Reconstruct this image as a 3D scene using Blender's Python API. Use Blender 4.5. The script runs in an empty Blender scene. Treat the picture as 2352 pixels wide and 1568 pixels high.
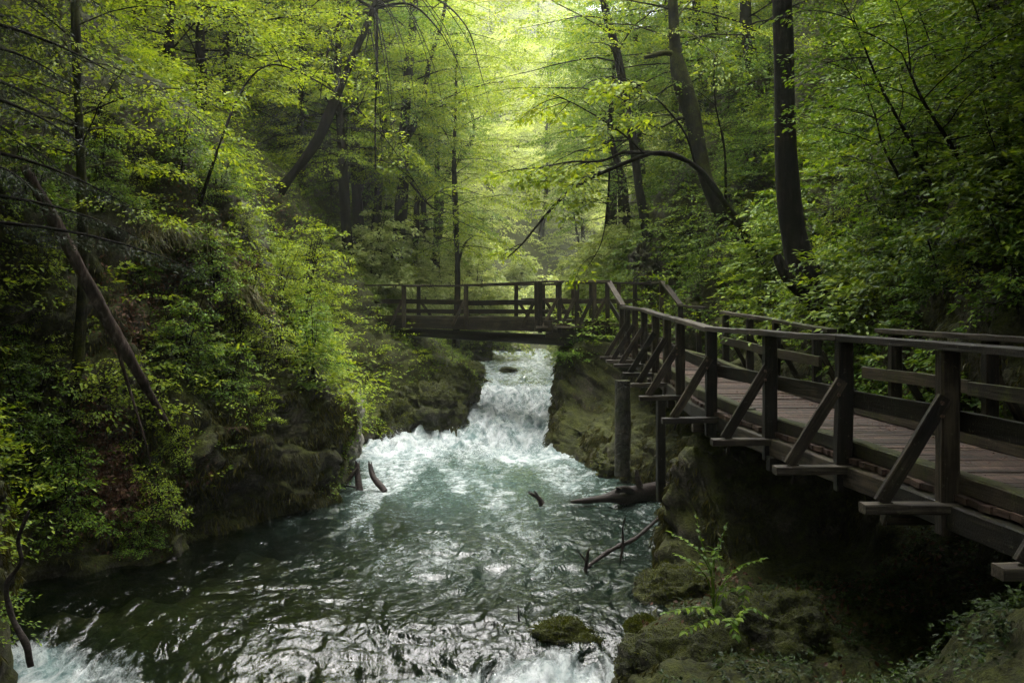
import bpy, math, random
import numpy as np
from mathutils import Vector, Matrix

C = bpy.context.scene.collection
SC = bpy.context.scene
R = math.radians
rs = np.random.RandomState(7)

# ------------------------------------------------------------------ camera, sky, sun, exposure
CAMZ = 3.8
HORIZ = 700.0
F = 2352.0 * 35 / 36
cam = bpy.data.cameras.new('camera')
cam.lens = 35; cam.sensor_width = 36; cam.clip_end = 2000; cam.clip_start = 0.05
cam.shift_y = -(784 - HORIZ) / 2352.0
cam_o = bpy.data.objects.new('camera', cam); C.objects.link(cam_o)
cam_o.location = (0, 0, CAMZ); cam_o.rotation_euler = (R(90), 0, 0)
SC.camera = cam_o

SUN_EL, SUN_AZ = 76, 8          # high, from up the gorge
world = bpy.data.worlds.new('World'); SC.world = world; world.use_nodes = True
wn = world.node_tree; wn.nodes.clear()
sky = wn.nodes.new('ShaderNodeTexSky'); sky.sky_type = 'NISHITA'; sky.sun_disc = False
sky.sun_elevation = R(SUN_EL); sky.sun_rotation = R(SUN_AZ); sky.dust_density = 4; sky.air_density = 1.2
hs = wn.nodes.new('ShaderNodeHueSaturation'); hs.inputs['Saturation'].default_value = 0.28
bg = wn.nodes.new('ShaderNodeBackground'); bg.inputs['Strength'].default_value = 0.15
wo = wn.nodes.new('ShaderNodeOutputWorld')
wn.links.new(sky.outputs[0], hs.inputs['Color']); wn.links.new(hs.outputs[0], bg.inputs[0]); wn.links.new(bg.outputs[0], wo.inputs[0])

sl = bpy.data.lights.new('sun', 'SUN'); sl.energy = 1.5; sl.angle = R(80); sl.color = (1.0, 0.98, 0.93)
so = bpy.data.objects.new('sun', sl); C.objects.link(so)
sd = Vector((math.sin(R(SUN_AZ)) * math.cos(R(SUN_EL)), math.cos(R(SUN_AZ)) * math.cos(R(SUN_EL)), math.sin(R(SUN_EL))))
so.rotation_euler = (-sd).to_track_quat('-Z', 'Y').to_euler()

vs = SC.view_settings
vs.view_transform = 'Standard'; vs.look = 'None'; vs.gamma = 1; vs.exposure = 2.95; vs.use_curve_mapping = False
cy = SC.cycles
cy.max_bounces = 6; cy.diffuse_bounces = 3; cy.glossy_bounces = 2; cy.transmission_bounces = 3; cy.volume_bounces = 1
cy.transparent_max_bounces = 8; cy.caustics_reflective = False; cy.caustics_refractive = False
cy.use_denoising = True; cy.sample_clamp_indirect = 4

# ------------------------------------------------------------------ helpers
def P(x, y, d):
    """photo position (2352 px wide) at distance d metres -> point in the gorge"""
    return np.array([(x - 1176.0) / F * d, d, CAMZ - (y - HORIZ) / F * d])

def _hash(ix, iy, iz, seed):
    h = (ix.astype(np.int64) * 374761393 + iy.astype(np.int64) * 668265263 + iz.astype(np.int64) * 2147483647 + seed * 144269) & 0xFFFFFFFF
    h = ((h ^ (h >> 13)) * 1274126177) & 0xFFFFFFFF
    h = h ^ (h >> 16)
    return (h & 0xFFFFFF) / float(0xFFFFFF) * 2 - 1

def vnoise(p, seed=0):
    p = np.asarray(p, float); i = np.floor(p); f = p - i; i = i.astype(np.int64)
    u = f * f * f * (f * (f * 6 - 15) + 10)
    r = 0
    for dx in (0, 1):
        wx = u[..., 0] if dx else 1 - u[..., 0]
        for dy in (0, 1):
            wy = u[..., 1] if dy else 1 - u[..., 1]
            for dz in (0, 1):
                wz = u[..., 2] if dz else 1 - u[..., 2]
                r = r + wx * wy * wz * _hash(i[..., 0] + dx, i[..., 1] + dy, i[..., 2] + dz, seed)
    return r

def fbm(p, oct=4, seed=0, gain=0.5):
    p = np.asarray(p, float); a = 1.0; r = 0; t = 0
    for k in range(oct):
        r = r + a * vnoise(p * (2.03 ** k) + 17.3 * k, seed + k); t += a; a *= gain
    return r / t * 1.6

def norm(v):
    v = np.asarray(v, float)
    return v / np.maximum(np.linalg.norm(v, axis=-1, keepdims=True), 1e-9)

def mesh_np(name, verts, faces, smooth=False):
    """faces: (n,k) int array, k constant"""
    me = bpy.data.meshes.new(name)
    verts = np.ascontiguousarray(verts, np.float32); faces = np.ascontiguousarray(faces, np.int32)
    n, k = faces.shape
    me.vertices.add(len(verts)); me.vertices.foreach_set('co', verts.ravel())
    me.loops.add(n * k); me.loops.foreach_set('vertex_index', faces.ravel())
    me.polygons.add(n); me.polygons.foreach_set('loop_start', np.arange(0, n * k, k, dtype=np.int32))
    try: me.polygons.foreach_set('loop_total', np.full(n, k, np.int32))
    except Exception: pass
    me.update(calc_edges=True)
    me.polygons.foreach_set('use_smooth', np.full(n, bool(smooth)))
    return me

def link(name, me, mat=None, parent=None, loc=None):
    o = bpy.data.objects.new(name, me); C.objects.link(o)
    if mat is not None and me is not None and not me.materials: me.materials.append(mat)
    if loc is not None: o.location = loc
    if parent is not None: o.parent = parent
    return o

def tag(o, label=None, cat=None, group=None, kind=None):
    if label: o['label'] = label
    if cat: o['category'] = cat
    if group: o['group'] = group
    if kind: o['kind'] = kind
    return o

def thing(name, loc, label, cat, group=None):
    o = bpy.data.objects.new(name, None); C.objects.link(o); o.location = tuple(loc); o.empty_display_size = 0.3
    return tag(o, label, cat, group)

def copy_thing(o, loc, rz=0.0, sc=1.0, label=None, group=None, tilt=(0, 0)):
    r = o.copy(); C.objects.link(r); r.location = tuple(loc); r.rotation_euler = (tilt[0], tilt[1], rz)
    r.scale = (sc, sc, sc) if np.isscalar(sc) else tuple(sc)
    if label: r['label'] = label
    if group: r['group'] = group
    for ch in list(o.children):
        c = ch.copy(); C.objects.link(c); c.parent = r
    return r

class MB:
    """collects triangles/quads (quads kept as two triangles)"""
    def __init__(s): s.v = []; s.f = []; s.n = 0
    def add(s, v, f):
        v = np.asarray(v, float); f = np.asarray(f, int)
        if f.shape[1] == 4: f = np.concatenate([f[:, [0, 1, 2]], f[:, [0, 2, 3]]])
        s.v.append(v); s.f.append(f + s.n); s.n += len(v)
    def tube(s, pts, rad, sides=8, bump=0.0, seed=0, caps=True, jag=0.0):
        pts = np.asarray(pts, float); n = len(pts); rad = np.broadcast_to(np.asarray(rad, float), (n,))
        t = norm(np.gradient(pts, axis=0)); ref = np.array([0.31, 0.22, 1.0]) if abs(t[:, 2]).mean() < 0.8 else np.array([1.0, 0.2, 0.1])
        a = norm(np.cross(t, ref)); b = np.cross(t, a)
        th = np.arange(sides) / sides * 2 * math.pi
        rr = np.repeat(rad[:, None], sides, 1)
        dirs = a[:, None] * np.cos(th)[None, :, None] + b[:, None] * np.sin(th)[None, :, None]
        if bump:
            q = pts[:, None] + dirs * rr[..., None]
            rr = rr * (1 + bump * fbm(q * np.array([5, 5, 2.0]) / max(rad.max() * 4, .05) * .25, 3, seed))
        v = pts[:, None] + dirs * rr[..., None]
        if jag:
            v[-1] += t[-1] * (np.random.RandomState(seed + 5).uniform(-.4, 2.2, sides) * rad[-1] * jag)[:, None]
        v = v.reshape(-1, 3)
        i = np.arange(n - 1)[:, None] * sides; j = np.arange(sides)[None]; j2 = (j + 1) % sides
        f = np.stack([i + j, i + j2, i + sides + j2, i + sides + j], -1).reshape(-1, 4)
        s.add(v, f)
        if caps:
            for e, o in ((0, 0), (n - 1, (n - 1) * sides)):
                c = len(v); vv = np.concatenate([v[o:o + sides], pts[e:e + 1]])
                k = np.arange(sides); k2 = (k + 1) % sides
                ff = np.stack([k2, k, np.full(sides, sides)], -1) if e == 0 else np.stack([k, k2, np.full(sides, sides)], -1)
                s.add(vv, ff)
    def build(s, name, mat, parent=None, smooth=True, origin=None):
        if not s.v: return None
        v = np.concatenate(s.v); f = np.concatenate(s.f)
        if origin is not None: v = v - np.asarray(origin)
        return link(name, mesh_np(name, v, f, smooth), mat, parent)

def curve_pts(ctrl, n):
    """Catmull-Rom through control points, n samples"""
    c = np.asarray(ctrl, float); m = len(c)
    if m == 2: return c[0] + (c[1] - c[0]) * np.linspace(0, 1, n)[:, None]
    e = np.concatenate([[2 * c[0] - c[1]], c, [2 * c[-1] - c[-2]]])
    t = np.linspace(0, m - 1 - 1e-6, n); i = t.astype(int); u = (t - i)[:, None]
    p0, p1, p2, p3 = e[i], e[i + 1], e[i + 2], e[i + 3]
    return 0.5 * (2 * p1 + (p2 - p0) * u + (2 * p0 - 5 * p1 + 4 * p2 - p3) * u ** 2 + (3 * p1 - p0 - 3 * p2 + p3) * u ** 3)

# leaf templates
LEAF4 = (np.array([[0, 0, 0], [.42, .29, .07], [1, 0, -.06], [.42, -.29, .07]]), np.array([[0, 2, 1], [0, 3, 2]]))
LEAF8 = (np.array([[0, 0, 0], [.28, .25, .05], [.28, 0, 0], [.28, -.25, .05], [.68, .2, .03], [.68, 0, -.03], [.68, -.2, .03], [1, 0, -.12]]),
         np.array([[0, 2, 1], [0, 3, 2], [1, 2, 4], [2, 5, 4], [2, 3, 5], [3, 6, 5], [4, 5, 7], [5, 6, 7]]))
class Leaves:
    def __init__(s): s.p = []; s.d = []; s.n = []; s.s = []
    def add(s, p, d, n, size):
        s.p.append(p); s.d.append(d); s.n.append(n); s.s.append(np.broadcast_to(size, (len(p),)))
    def count(s): return sum(len(x) for x in s.p)
    def mesh(s, name, tmpl=LEAF4, origin=None):
        p = np.concatenate(s.p); d = norm(np.concatenate(s.d)); n = np.concatenate(s.n); z = np.concatenate(s.s)
        if origin is not None: p = p - np.asarray(origin)
        side = norm(np.cross(n, d)); n2 = np.cross(d, side)
        tv, tf = tmpl
        v = p[:, None] + z[:, None, None] * (tv[None, :, 0:1] * d[:, None] + tv[None, :, 1:2] * side[:, None] + tv[None, :, 2:3] * n2[:, None])
        f = tf[None] + (np.arange(len(p)) * len(tv))[:, None, None]
        return mesh_np(name, v.reshape(-1, 3), f.reshape(-1, 3), False)

UP = np.array([0, 0, 1.0])
def pad(L, rng, start, dirv, length, width, n, size, sag=0.15, tilt=0.35):
    """a flat spray of leaves round a twig"""
    d = norm(dirv); side = norm(np.cross(UP, d) + 1e-6)
    u = rng.uniform(.08, 1, n) ** .8; v = rng.uniform(-1, 1, n)
    w = width * (1.05 - .65 * u)
    p = start + d * (u * length)[:, None] + side * (v * w)[:, None] + UP * (-sag * length * u ** 2 - .25 * np.abs(v) * w * .5 + rng.normal(0, .025 + .04 * width, n))[:, None]
    ld = d + side * (v * 1.3)[:, None] + rng.normal(0, .35, (n, 3)) + np.array([0, 0, -.25])
    ln = UP + rng.normal(0, tilt, (n, 3))
    L.add(p, ld, ln, size * rng.uniform(.65, 1.25, n))

def limb(mb, L, rng, start, az, el, length, r0, leaf, dens, sub=7, droop=.5, sides=5, leafy=.25, padw=.3, twigs=True):
    n = 8; pts = [np.array(start, float)]; a = az; e = el; step = length / (n - 1)
    for k in range(n - 1):
        a += rng.normal(0, .10); e += rng.normal(0, .08) - droop * el_d / (n - 1) if False else rng.normal(0, .09) - droop / (n - 1)
        pts.append(pts[-1] + step * np.array([math.cos(a) * math.cos(e), math.sin(a) * math.cos(e), math.sin(e)]))
    pts = np.array(pts)
    mb.tube(pts, np.linspace(r0, max(.004, r0 * .12), n), sides, caps=False)
    if dens <= 0: return pts
    for k in range(sub):
        u = leafy + (1 - leafy) * (k + rng.uniform(.1, .9)) / sub
        q = u * (n - 1); i = min(int(q), n - 2); s = pts[i] + (pts[i + 1] - pts[i]) * (q - i)
        t = norm(pts[i + 1] - pts[i]); sd_ = (1 if k % 2 else -1) * rng.uniform(.6, 1.15)
        hz = norm(np.cross(UP, t) + 1e-6)
        d = norm(t * math.cos(sd_) + hz * math.sin(sd_) + UP * rng.normal(-.02, .13))
        ln = length * (.42 * (1 - u) + .16) * rng.uniform(.75, 1.25)
        if twigs: mb.tube(np.array([s, s + d * ln * .5 - UP * .03 * ln, s + d * ln - UP * .14 * ln]), [r0 * .22 + .002, .004, .002], 3, caps=False)
        pad(L, rng, s, d, ln, ln * padw + .08, max(3, int(ln * dens)), leaf, tilt=.38)
    t = norm(pts[-1] - pts[-2])
    pad(L, rng, pts[-2], t, length * .2, length * .08 + .06, max(3, int(length * .2 * dens)), leaf)
    return pts

# ------------------------------------------------------------------ materials
def mat(name):
    m = bpy.data.materials.new(name); m.use_nodes = True; nt = m.node_tree; nt.nodes.clear()
    out = nt.nodes.new('ShaderNodeOutputMaterial')
    return m, nt, out
def N(nt, t, **kw):
    n = nt.nodes.new('ShaderNode' + t)
    for k, v in kw.items():
        if k in n.inputs: n.inputs[k].default_value = v
        else: setattr(n, k, v)
    return n
def ramp(nt, stops, src=None):
    r = nt.nodes.new('ShaderNodeValToRGB'); el = r.color_ramp.elements
    while len(el) > 1: el.remove(el[-1])
    el[0].position = stops[0][0]; el[0].color = (*stops[0][1], 1) if len(stops[0][1]) == 3 else stops[0][1]
    for p, c in stops[1:]:
        e = el.new(p); e.color = (*c, 1)
    if src is not None: nt.links.new(src, r.inputs[0])
    return r
def g(v): return (v, v, v)
def noise(nt, vec, scale, detail=6, rough=.55, dist=0.0):
    n = N(nt, 'TexNoise', Scale=scale, Detail=detail, Roughness=rough, Distortion=dist)
    if vec is not None: nt.links.new(vec, n.inputs['Vector'])
    return n.outputs['Fac']
def mixc(nt, fac, a, b, mode='MIX'):
    m = nt.nodes.new('ShaderNodeMix'); m.data_type = 'RGBA'; m.blend_type = mode; m.clamp_factor = True
    for val, idx in ((fac, 0), (a, 6), (b, 7)):
        if hasattr(val, 'links'): nt.links.new(val, m.inputs[idx])
        elif idx == 0: m.inputs[0].default_value = val
        else: m.inputs[idx].default_value = (*val, 1)
    return m.outputs[2]
def math_(nt, op, a, b=None, c=None):
    m = nt.nodes.new('ShaderNodeMath'); m.operation = op
    for i, v in enumerate((a, b, c)):
        if v is None: continue
        if hasattr(v, 'links'): nt.links.new(v, m.inputs[i])
        else: m.inputs[i].default_value = v
    return m.outputs[0]
def bump(nt, h, strength=.5, dist=.02):
    b = N(nt, 'Bump', Strength=strength, Distance=dist); nt.links.new(h, b.inputs['Height']); return b.outputs[0]

def leaf_mat(name, stops, trans=.42, tgain=(1.25, 1.15, .6), rough=.5, spec=.2):
    m, nt, out = mat(name)
    geo = N(nt, 'NewGeometry'); nz = noise(nt, geo.outputs['Position'], .9, 2)
    f = math_(nt, 'ADD', math_(nt, 'MULTIPLY', geo.outputs['Random Per Island'], .62), math_(nt, 'MULTIPLY', math_(nt, 'SUBTRACT', nz, .25), .75))
    col = ramp(nt, stops, f).outputs[0]
    p = N(nt, 'BsdfPrincipled', Roughness=rough); p.inputs['Specular IOR Level'].default_value = spec
    nt.links.new(col, p.inputs['Base Color'])
    t = N(nt, 'BsdfTranslucent'); nt.links.new(mixc(nt, 1.0, col, tgain, 'MULTIPLY'), t.inputs['Color'])
    mx = N(nt, 'MixShader', Fac=trans); nt.links.new(p.outputs[0], mx.inputs[1]); nt.links.new(t.outputs[0], mx.inputs[2])
    nt.links.new(mx.outputs[0], out.inputs[0]); return m

M = {}
M['leaf_fresh'] = leaf_mat('leaf_fresh', [(.1, (.075, .13, .007)), (.5, (.18, .26, .012)), (.9, (.31, .38, .02))], trans=.48)
M['leaf_mid'] = leaf_mat('leaf_mid', [(.1, (.032, .078, .006)), (.5, (.092, .175, .011)), (.9, (.20, .30, .018))])
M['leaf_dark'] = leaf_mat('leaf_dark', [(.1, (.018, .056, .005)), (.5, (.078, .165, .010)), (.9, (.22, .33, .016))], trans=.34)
M['leaf_far'] = leaf_mat('leaf_far', [(.1, (.14, .19, .045)), (.5, (.27, .34, .12)), (.9, (.43, .48, .22))], trans=.5)  # distant mist and brightness put into the colour: paler, lighter leaves
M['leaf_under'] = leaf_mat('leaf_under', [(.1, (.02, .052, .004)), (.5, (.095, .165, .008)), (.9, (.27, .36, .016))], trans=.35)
M['needles'] = leaf_mat('needles', [(.15, (.010, .018, .010)), (.6, (.022, .036, .016)), (.95, (.04, .058, .02))], trans=.2)
M['dead_leaf'] = leaf_mat('dead_leaf', [(.1, (.035, .016, .010)), (.5, (.085, .038, .022)), (.9, (.16, .085, .05))], trans=.15, tgain=(1, .8, .6))
M['grass_blade'] = leaf_mat('grass_blade', [(.1, (.04, .05, .008)), (.5, (.09, .09, .015)), (.9, (.16, .13, .04))], trans=.3)
M['moss_strand'] = leaf_mat('moss_strand', [(.1, (.012, .012, .003)), (.5, (.040, .040, .006)), (.9, (.10, .092, .012))], trans=.2, spec=.2)
M['ivy_leaf'] = leaf_mat('ivy_leaf', [(.1, (.006, .016, .003)), (.5, (.020, .042, .005)), (.9, (.06, .10, .010))], trans=.25)
M['moss_tuft'] = leaf_mat('moss_tuft', [(.1, (.018, .026, .002)), (.5, (.065, .080, .005)), (.9, (.15, .165, .012))], trans=.3, spec=.1)
M['petal'] = leaf_mat('petal', [(.1, (.55, .55, .62)), (.9, (.75, .75, .8))], trans=.3, tgain=(1, 1, 1))

def moss_nodes(nt, pos, col, lo=.1, hi=.7, nscale=2.2, amount=1.0, c1=(.007, .009, .001), c2=(.062, .070, .006)):
    geo = N(nt, 'NewGeometry'); sx = N(nt, 'SeparateXYZ'); nt.links.new(geo.outputs['Normal'], sx.inputs[0])
    nz = noise(nt, pos, nscale, 6, .65)
    a = math_(nt, 'ADD', math_(nt, 'MULTIPLY', sx.outputs[2], .55), math_(nt, 'MULTIPLY', math_(nt, 'SUBTRACT', nz, .5), 2.2))
    mr = N(nt, 'MapRange'); mr.inputs[1].default_value = lo; mr.inputs[2].default_value = hi; mr.inputs[4].default_value = amount
    nt.links.new(a, mr.inputs[0])
    fine = noise(nt, pos, 38, 4, .7)
    mid = noise(nt, pos, 5, 4, .6)
    mc = ramp(nt, [(.40, c1), (.62, c2)], math_(nt, 'ADD', math_(nt, 'MULTIPLY', fine, .55), math_(nt, 'MULTIPLY', mid, .45))).outputs[0]
    return mixc(nt, mr.outputs[0], col, mc), mr.outputs[0], fine

def rock_mat(name, stops, moss_lo=.0, moss_hi=.5, amount=1.0, nscale=1.8):
    m, nt, out = mat(name)
    tc = N(nt, 'NewGeometry'); pos = tc.outputs['Position']
    mp = N(nt, 'Mapping'); mp.inputs['Scale'].default_value = (1, 1, .55); nt.links.new(pos, mp.inputs[0])
    n1 = noise(nt, mp.outputs[0], 2.6, 9, .68, .4); n2 = noise(nt, pos, 17, 6, .7)
    f = math_(nt, 'ADD', math_(nt, 'MULTIPLY', n1, .65), math_(nt, 'MULTIPLY', n2, .35))
    col = ramp(nt, stops, f).outputs[0]
    col, mf, fine = moss_nodes(nt, pos, col, moss_lo, moss_hi, nscale, amount)
    p = N(nt, 'BsdfPrincipled', Roughness=.72); p.inputs['Specular IOR Level'].default_value = .35
    nt.links.new(col, p.inputs['Base Color'])
    nt.links.new(math_(nt, 'ADD', .5, math_(nt, 'MULTIPLY', mf, .4)), p.inputs['Roughness'])
    wv_ = N(nt, 'VectorMath', operation='ADD'); nt.links.new(mp.outputs[0], wv_.inputs[0]); nn_ = N(nt, 'TexNoise', Scale=3.0, Detail=4); nt.links.new(pos, nn_.inputs['Vector']); nt.links.new(nn_.outputs['Color'], wv_.inputs[1])
    vo = N(nt, 'TexVoronoi', Scale=1.7, feature='DISTANCE_TO_EDGE'); nt.links.new(wv_.outputs[0], vo.inputs['Vector'])
    ck = N(nt, 'MapRange'); ck.inputs[2].default_value = .09; nt.links.new(vo.outputs['Distance'], ck.inputs[0])
    nt.links.new(mixc(nt, math_(nt, 'MULTIPLY', math_(nt, 'SUBTRACT', 1.0, ck.outputs[0]), .45), col, (.006, .005, .004)), p.inputs['Base Color'])
    h = math_(nt, 'ADD', math_(nt, 'MULTIPLY', n1, 1.6), math_(nt, 'ADD', math_(nt, 'MULTIPLY', n2, .6), math_(nt, 'ADD', math_(nt, 'MULTIPLY', ck.outputs[0], .45), math_(nt, 'MULTIPLY', fine, math_(nt, 'MULTIPLY', mf, .8)))))
    nt.links.new(bump(nt, h, .9, .06), p.inputs['Normal'])
    nt.links.new(p.outputs[0], out.inputs[0]); return m
RST = [(.38, (.008, .007, .005)), (.5, (.040, .034, .026)), (.6, (.115, .098, .078)), (.72, (.30, .27, .235))]
M['rock'] = rock_mat('rock', RST)
M['rock_pale'] = rock_mat('rock_pale', [(.32, (.05, .042, .034)), (.48, (.22, .195, .165)), (.62, (.42, .385, .34))], .35, .8)
M['rock_moss'] = rock_mat('rock_moss', RST, -.30, .15)

def slope_mat():
    m, nt, out = mat('slope_soil')
    geo = N(nt, 'NewGeometry'); pos = geo.outputs['Position']
    sx = N(nt, 'SeparateXYZ'); nt.links.new(geo.outputs['Normal'], sx.inputs[0])
    n1 = noise(nt, pos, 2.2, 8, .68, .3); n2 = noise(nt, pos, 26, 5, .7); n3 = noise(nt, pos, 1.1, 5, .6)
    rock = ramp(nt, RST, math_(nt, 'ADD', math_(nt, 'MULTIPLY', n1, .62), math_(nt, 'MULTIPLY', n2, .38))).outputs[0]
    soil = ramp(nt, [(.38, (.006, .0045, .003)), (.55, (.024, .016, .010)), (.72, (.06, .038, .022))], n2).outputs[0]
    steep = N(nt, 'MapRange'); steep.inputs[1].default_value = .30; steep.inputs[2].default_value = .62
    nt.links.new(math_(nt, 'ADD', sx.outputs[2], math_(nt, 'MULTIPLY', math_(nt, 'SUBTRACT', n3, .5), .7)), steep.inputs[0])
    col = mixc(nt, steep.outputs[0], rock, soil)
    col, mf, fine = moss_nodes(nt, pos, col, -.22, .35, 1.5, .97)
    p = N(nt, 'BsdfPrincipled', Roughness=.8); p.inputs['Specular IOR Level'].default_value = .25
    nt.links.new(col, p.inputs['Base Color'])
    h = math_(nt, 'ADD', math_(nt, 'MULTIPLY', n1, 1.4), math_(nt, 'MULTIPLY', n2, .6))
    nt.links.new(bump(nt, h, .9, .06), p.inputs['Normal']); nt.links.new(p.outputs[0], out.inputs[0]); return m
M['slope'] = slope_mat()

def wood_mat(name, stops, moss=.5, lo=.35, hi=.8, island=False, rough=.55):
    m, nt, out = mat(name)
    tc = N(nt, 'TexCoord'); oi = N(nt, 'ObjectInfo'); geo = N(nt, 'NewGeometry')
    rnd = geo.outputs['Random Per Island'] if island else oi.outputs['Random']
    va = N(nt, 'VectorMath', operation='ADD'); nt.links.new(tc.outputs['Object'], va.inputs[0])
    cx = N(nt, 'CombineXYZ'); nt.links.new(math_(nt, 'MULTIPLY', rnd, 37.0), cx.inputs[0]); nt.links.new(math_(nt, 'MULTIPLY', rnd, 11.0), cx.inputs[1])
    nt.links.new(cx.outputs[0], va.inputs[1])
    mp = N(nt, 'Mapping'); mp.inputs['Scale'].default_value = (1.6, 34, 34) if not island else (30, 3.0, 30); nt.links.new(va.outputs[0], mp.inputs[0])
    gr = noise(nt, mp.outputs[0], 1.0, 7, .65, .25); bl = noise(nt, va.outputs[0], 3.0, 5, .6); fine = noise(nt, va.outputs[0], 60, 3, .6)
    f = math_(nt, 'ADD', math_(nt, 'MULTIPLY', gr, .5), math_(nt, 'ADD', math_(nt, 'MULTIPLY', bl, .38), math_(nt, 'MULTIPLY', math_(nt, 'SUBTRACT', rnd, .0), .14)))
    col = ramp(nt, stops, f).outputs[0]
    col, mf, mfine = moss_nodes(nt, geo.outputs['Position'], col, lo, hi, 3.5, moss)
    # pale lichen flecks
    li = noise(nt, geo.outputs['Position'], 24, 3, .5); lr = ramp(nt, [(.66, g(0)), (.72, g(1))], li).outputs[0]
    col = mixc(nt, math_(nt, 'MULTIPLY', lr, .30), col, (.16, .15, .10))
    p = N(nt, 'BsdfPrincipled', Roughness=rough); p.inputs['Specular IOR Level'].default_value = .22
    nt.links.new(col, p.inputs['Base Color'])
    nt.links.new(math_(nt, 'ADD', rough - .15, math_(nt, 'MULTIPLY', bl, .4)), p.inputs['Roughness'])
    nt.links.new(bump(nt, math_(nt, 'ADD', gr, math_(nt, 'MULTIPLY', fine, .4)), .8, .012), p.inputs['Normal'])
    nt.links.new(p.outputs[0], out.inputs[0]); return m
M['wood'] = wood_mat('wood', [(.40, (.003, .002, .001)), (.53, (.015, .010, .006)), (.66, (.070, .052, .032))])
M['rail_wood'] = wood_mat('rail_wood', [(.38, (.006, .0042, .003)), (.52, (.032, .024, .017)), (.66, (.12, .098, .072))], moss=.35, lo=.75, hi=1.2)
M['plank'] = wood_mat('plank', [(.36, (.005, .003, .002)), (.5, (.036, .021, .015)), (.66, (.125, .078, .058))], moss=.4, lo=.85, hi=1.3, island=True, rough=.5)
M['kerb_wood'] = wood_mat('kerb_wood', [(.38, (.004, .003, .002)), (.52, (.022, .016, .010)), (.68, (.075, .056, .036))], moss=.95, lo=-.02, hi=.5)
M['driftwood'] = wood_mat('driftwood', [(.36, (.004, .0025, .002)), (.52, (.016, .0105, .0085)), (.70, (.06, .045, .040))], moss=.2, lo=.8, hi=1.2, rough=.6)

def iron_mat():
    m, nt, out = mat('rusty_iron'); geo = N(nt, 'NewGeometry'); p = N(nt, 'BsdfPrincipled', Roughness=.6, Metallic=.5)
    nt.links.new(ramp(nt, [(.4, (.05, .025, .015)), (.6, (.16, .10, .07))], noise(nt, geo.outputs['Position'], 90, 3)).outputs[0], p.inputs['Base Color']); nt.links.new(p.outputs[0], out.inputs[0]); return m
M['iron'] = iron_mat()
def bark_mat(name, stops, moss=.8, lo=.2, hi=.75):
    m, nt, out = mat(name)
    geo = N(nt, 'NewGeometry'); pos = geo.outputs['Position']
    mp = N(nt, 'Mapping'); mp.inputs['Scale'].default_value = (14, 14, 3.2); nt.links.new(pos, mp.inputs[0])
    n1 = noise(nt, mp.outputs[0], 1.0, 7, .65, .5); n2 = noise(nt, pos, 2.0, 4, .6)
    col = ramp(nt, stops, math_(nt, 'ADD', math_(nt, 'MULTIPLY', n1, .6), math_(nt, 'MULTIPLY', n2, .4))).outputs[0]
    col, mf, fine = moss_nodes(nt, pos, col, lo, hi, 2.0, moss)
    p = N(nt, 'BsdfPrincipled', Roughness=.9); p.inputs['Specular IOR Level'].default_value = .12
    nt.links.new(col, p.inputs['Base Color'])
    nt.links.new(bump(nt, math_(nt, 'ADD', n1, math_(nt, 'MULTIPLY', fine, .3)), .9, .03), p.inputs['Normal'])
    nt.links.new(p.outputs[0], out.inputs[0]); return m
M['bark'] = bark_mat('bark', [(.40, (.0025, .002, .0015)), (.56, (.0105, .008, .006)), (.72, (.036, .029, .022))], moss=.6, lo=.55, hi=1.0)
M['bark_moss'] = bark_mat('bark_moss', [(.40, (.003, .0025, .0017)), (.56, (.012, .009, .006)), (.72, (.036, .029, .021))], moss=1.0, lo=-.15, hi=.35)
M['bark_dead'] = bark_mat('bark_dead', [(.38, (.016, .010, .008)), (.52, (.062, .043, .036)), (.66, (.20, .155, .14))], moss=.3, lo=.7, hi=1.1)

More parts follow.
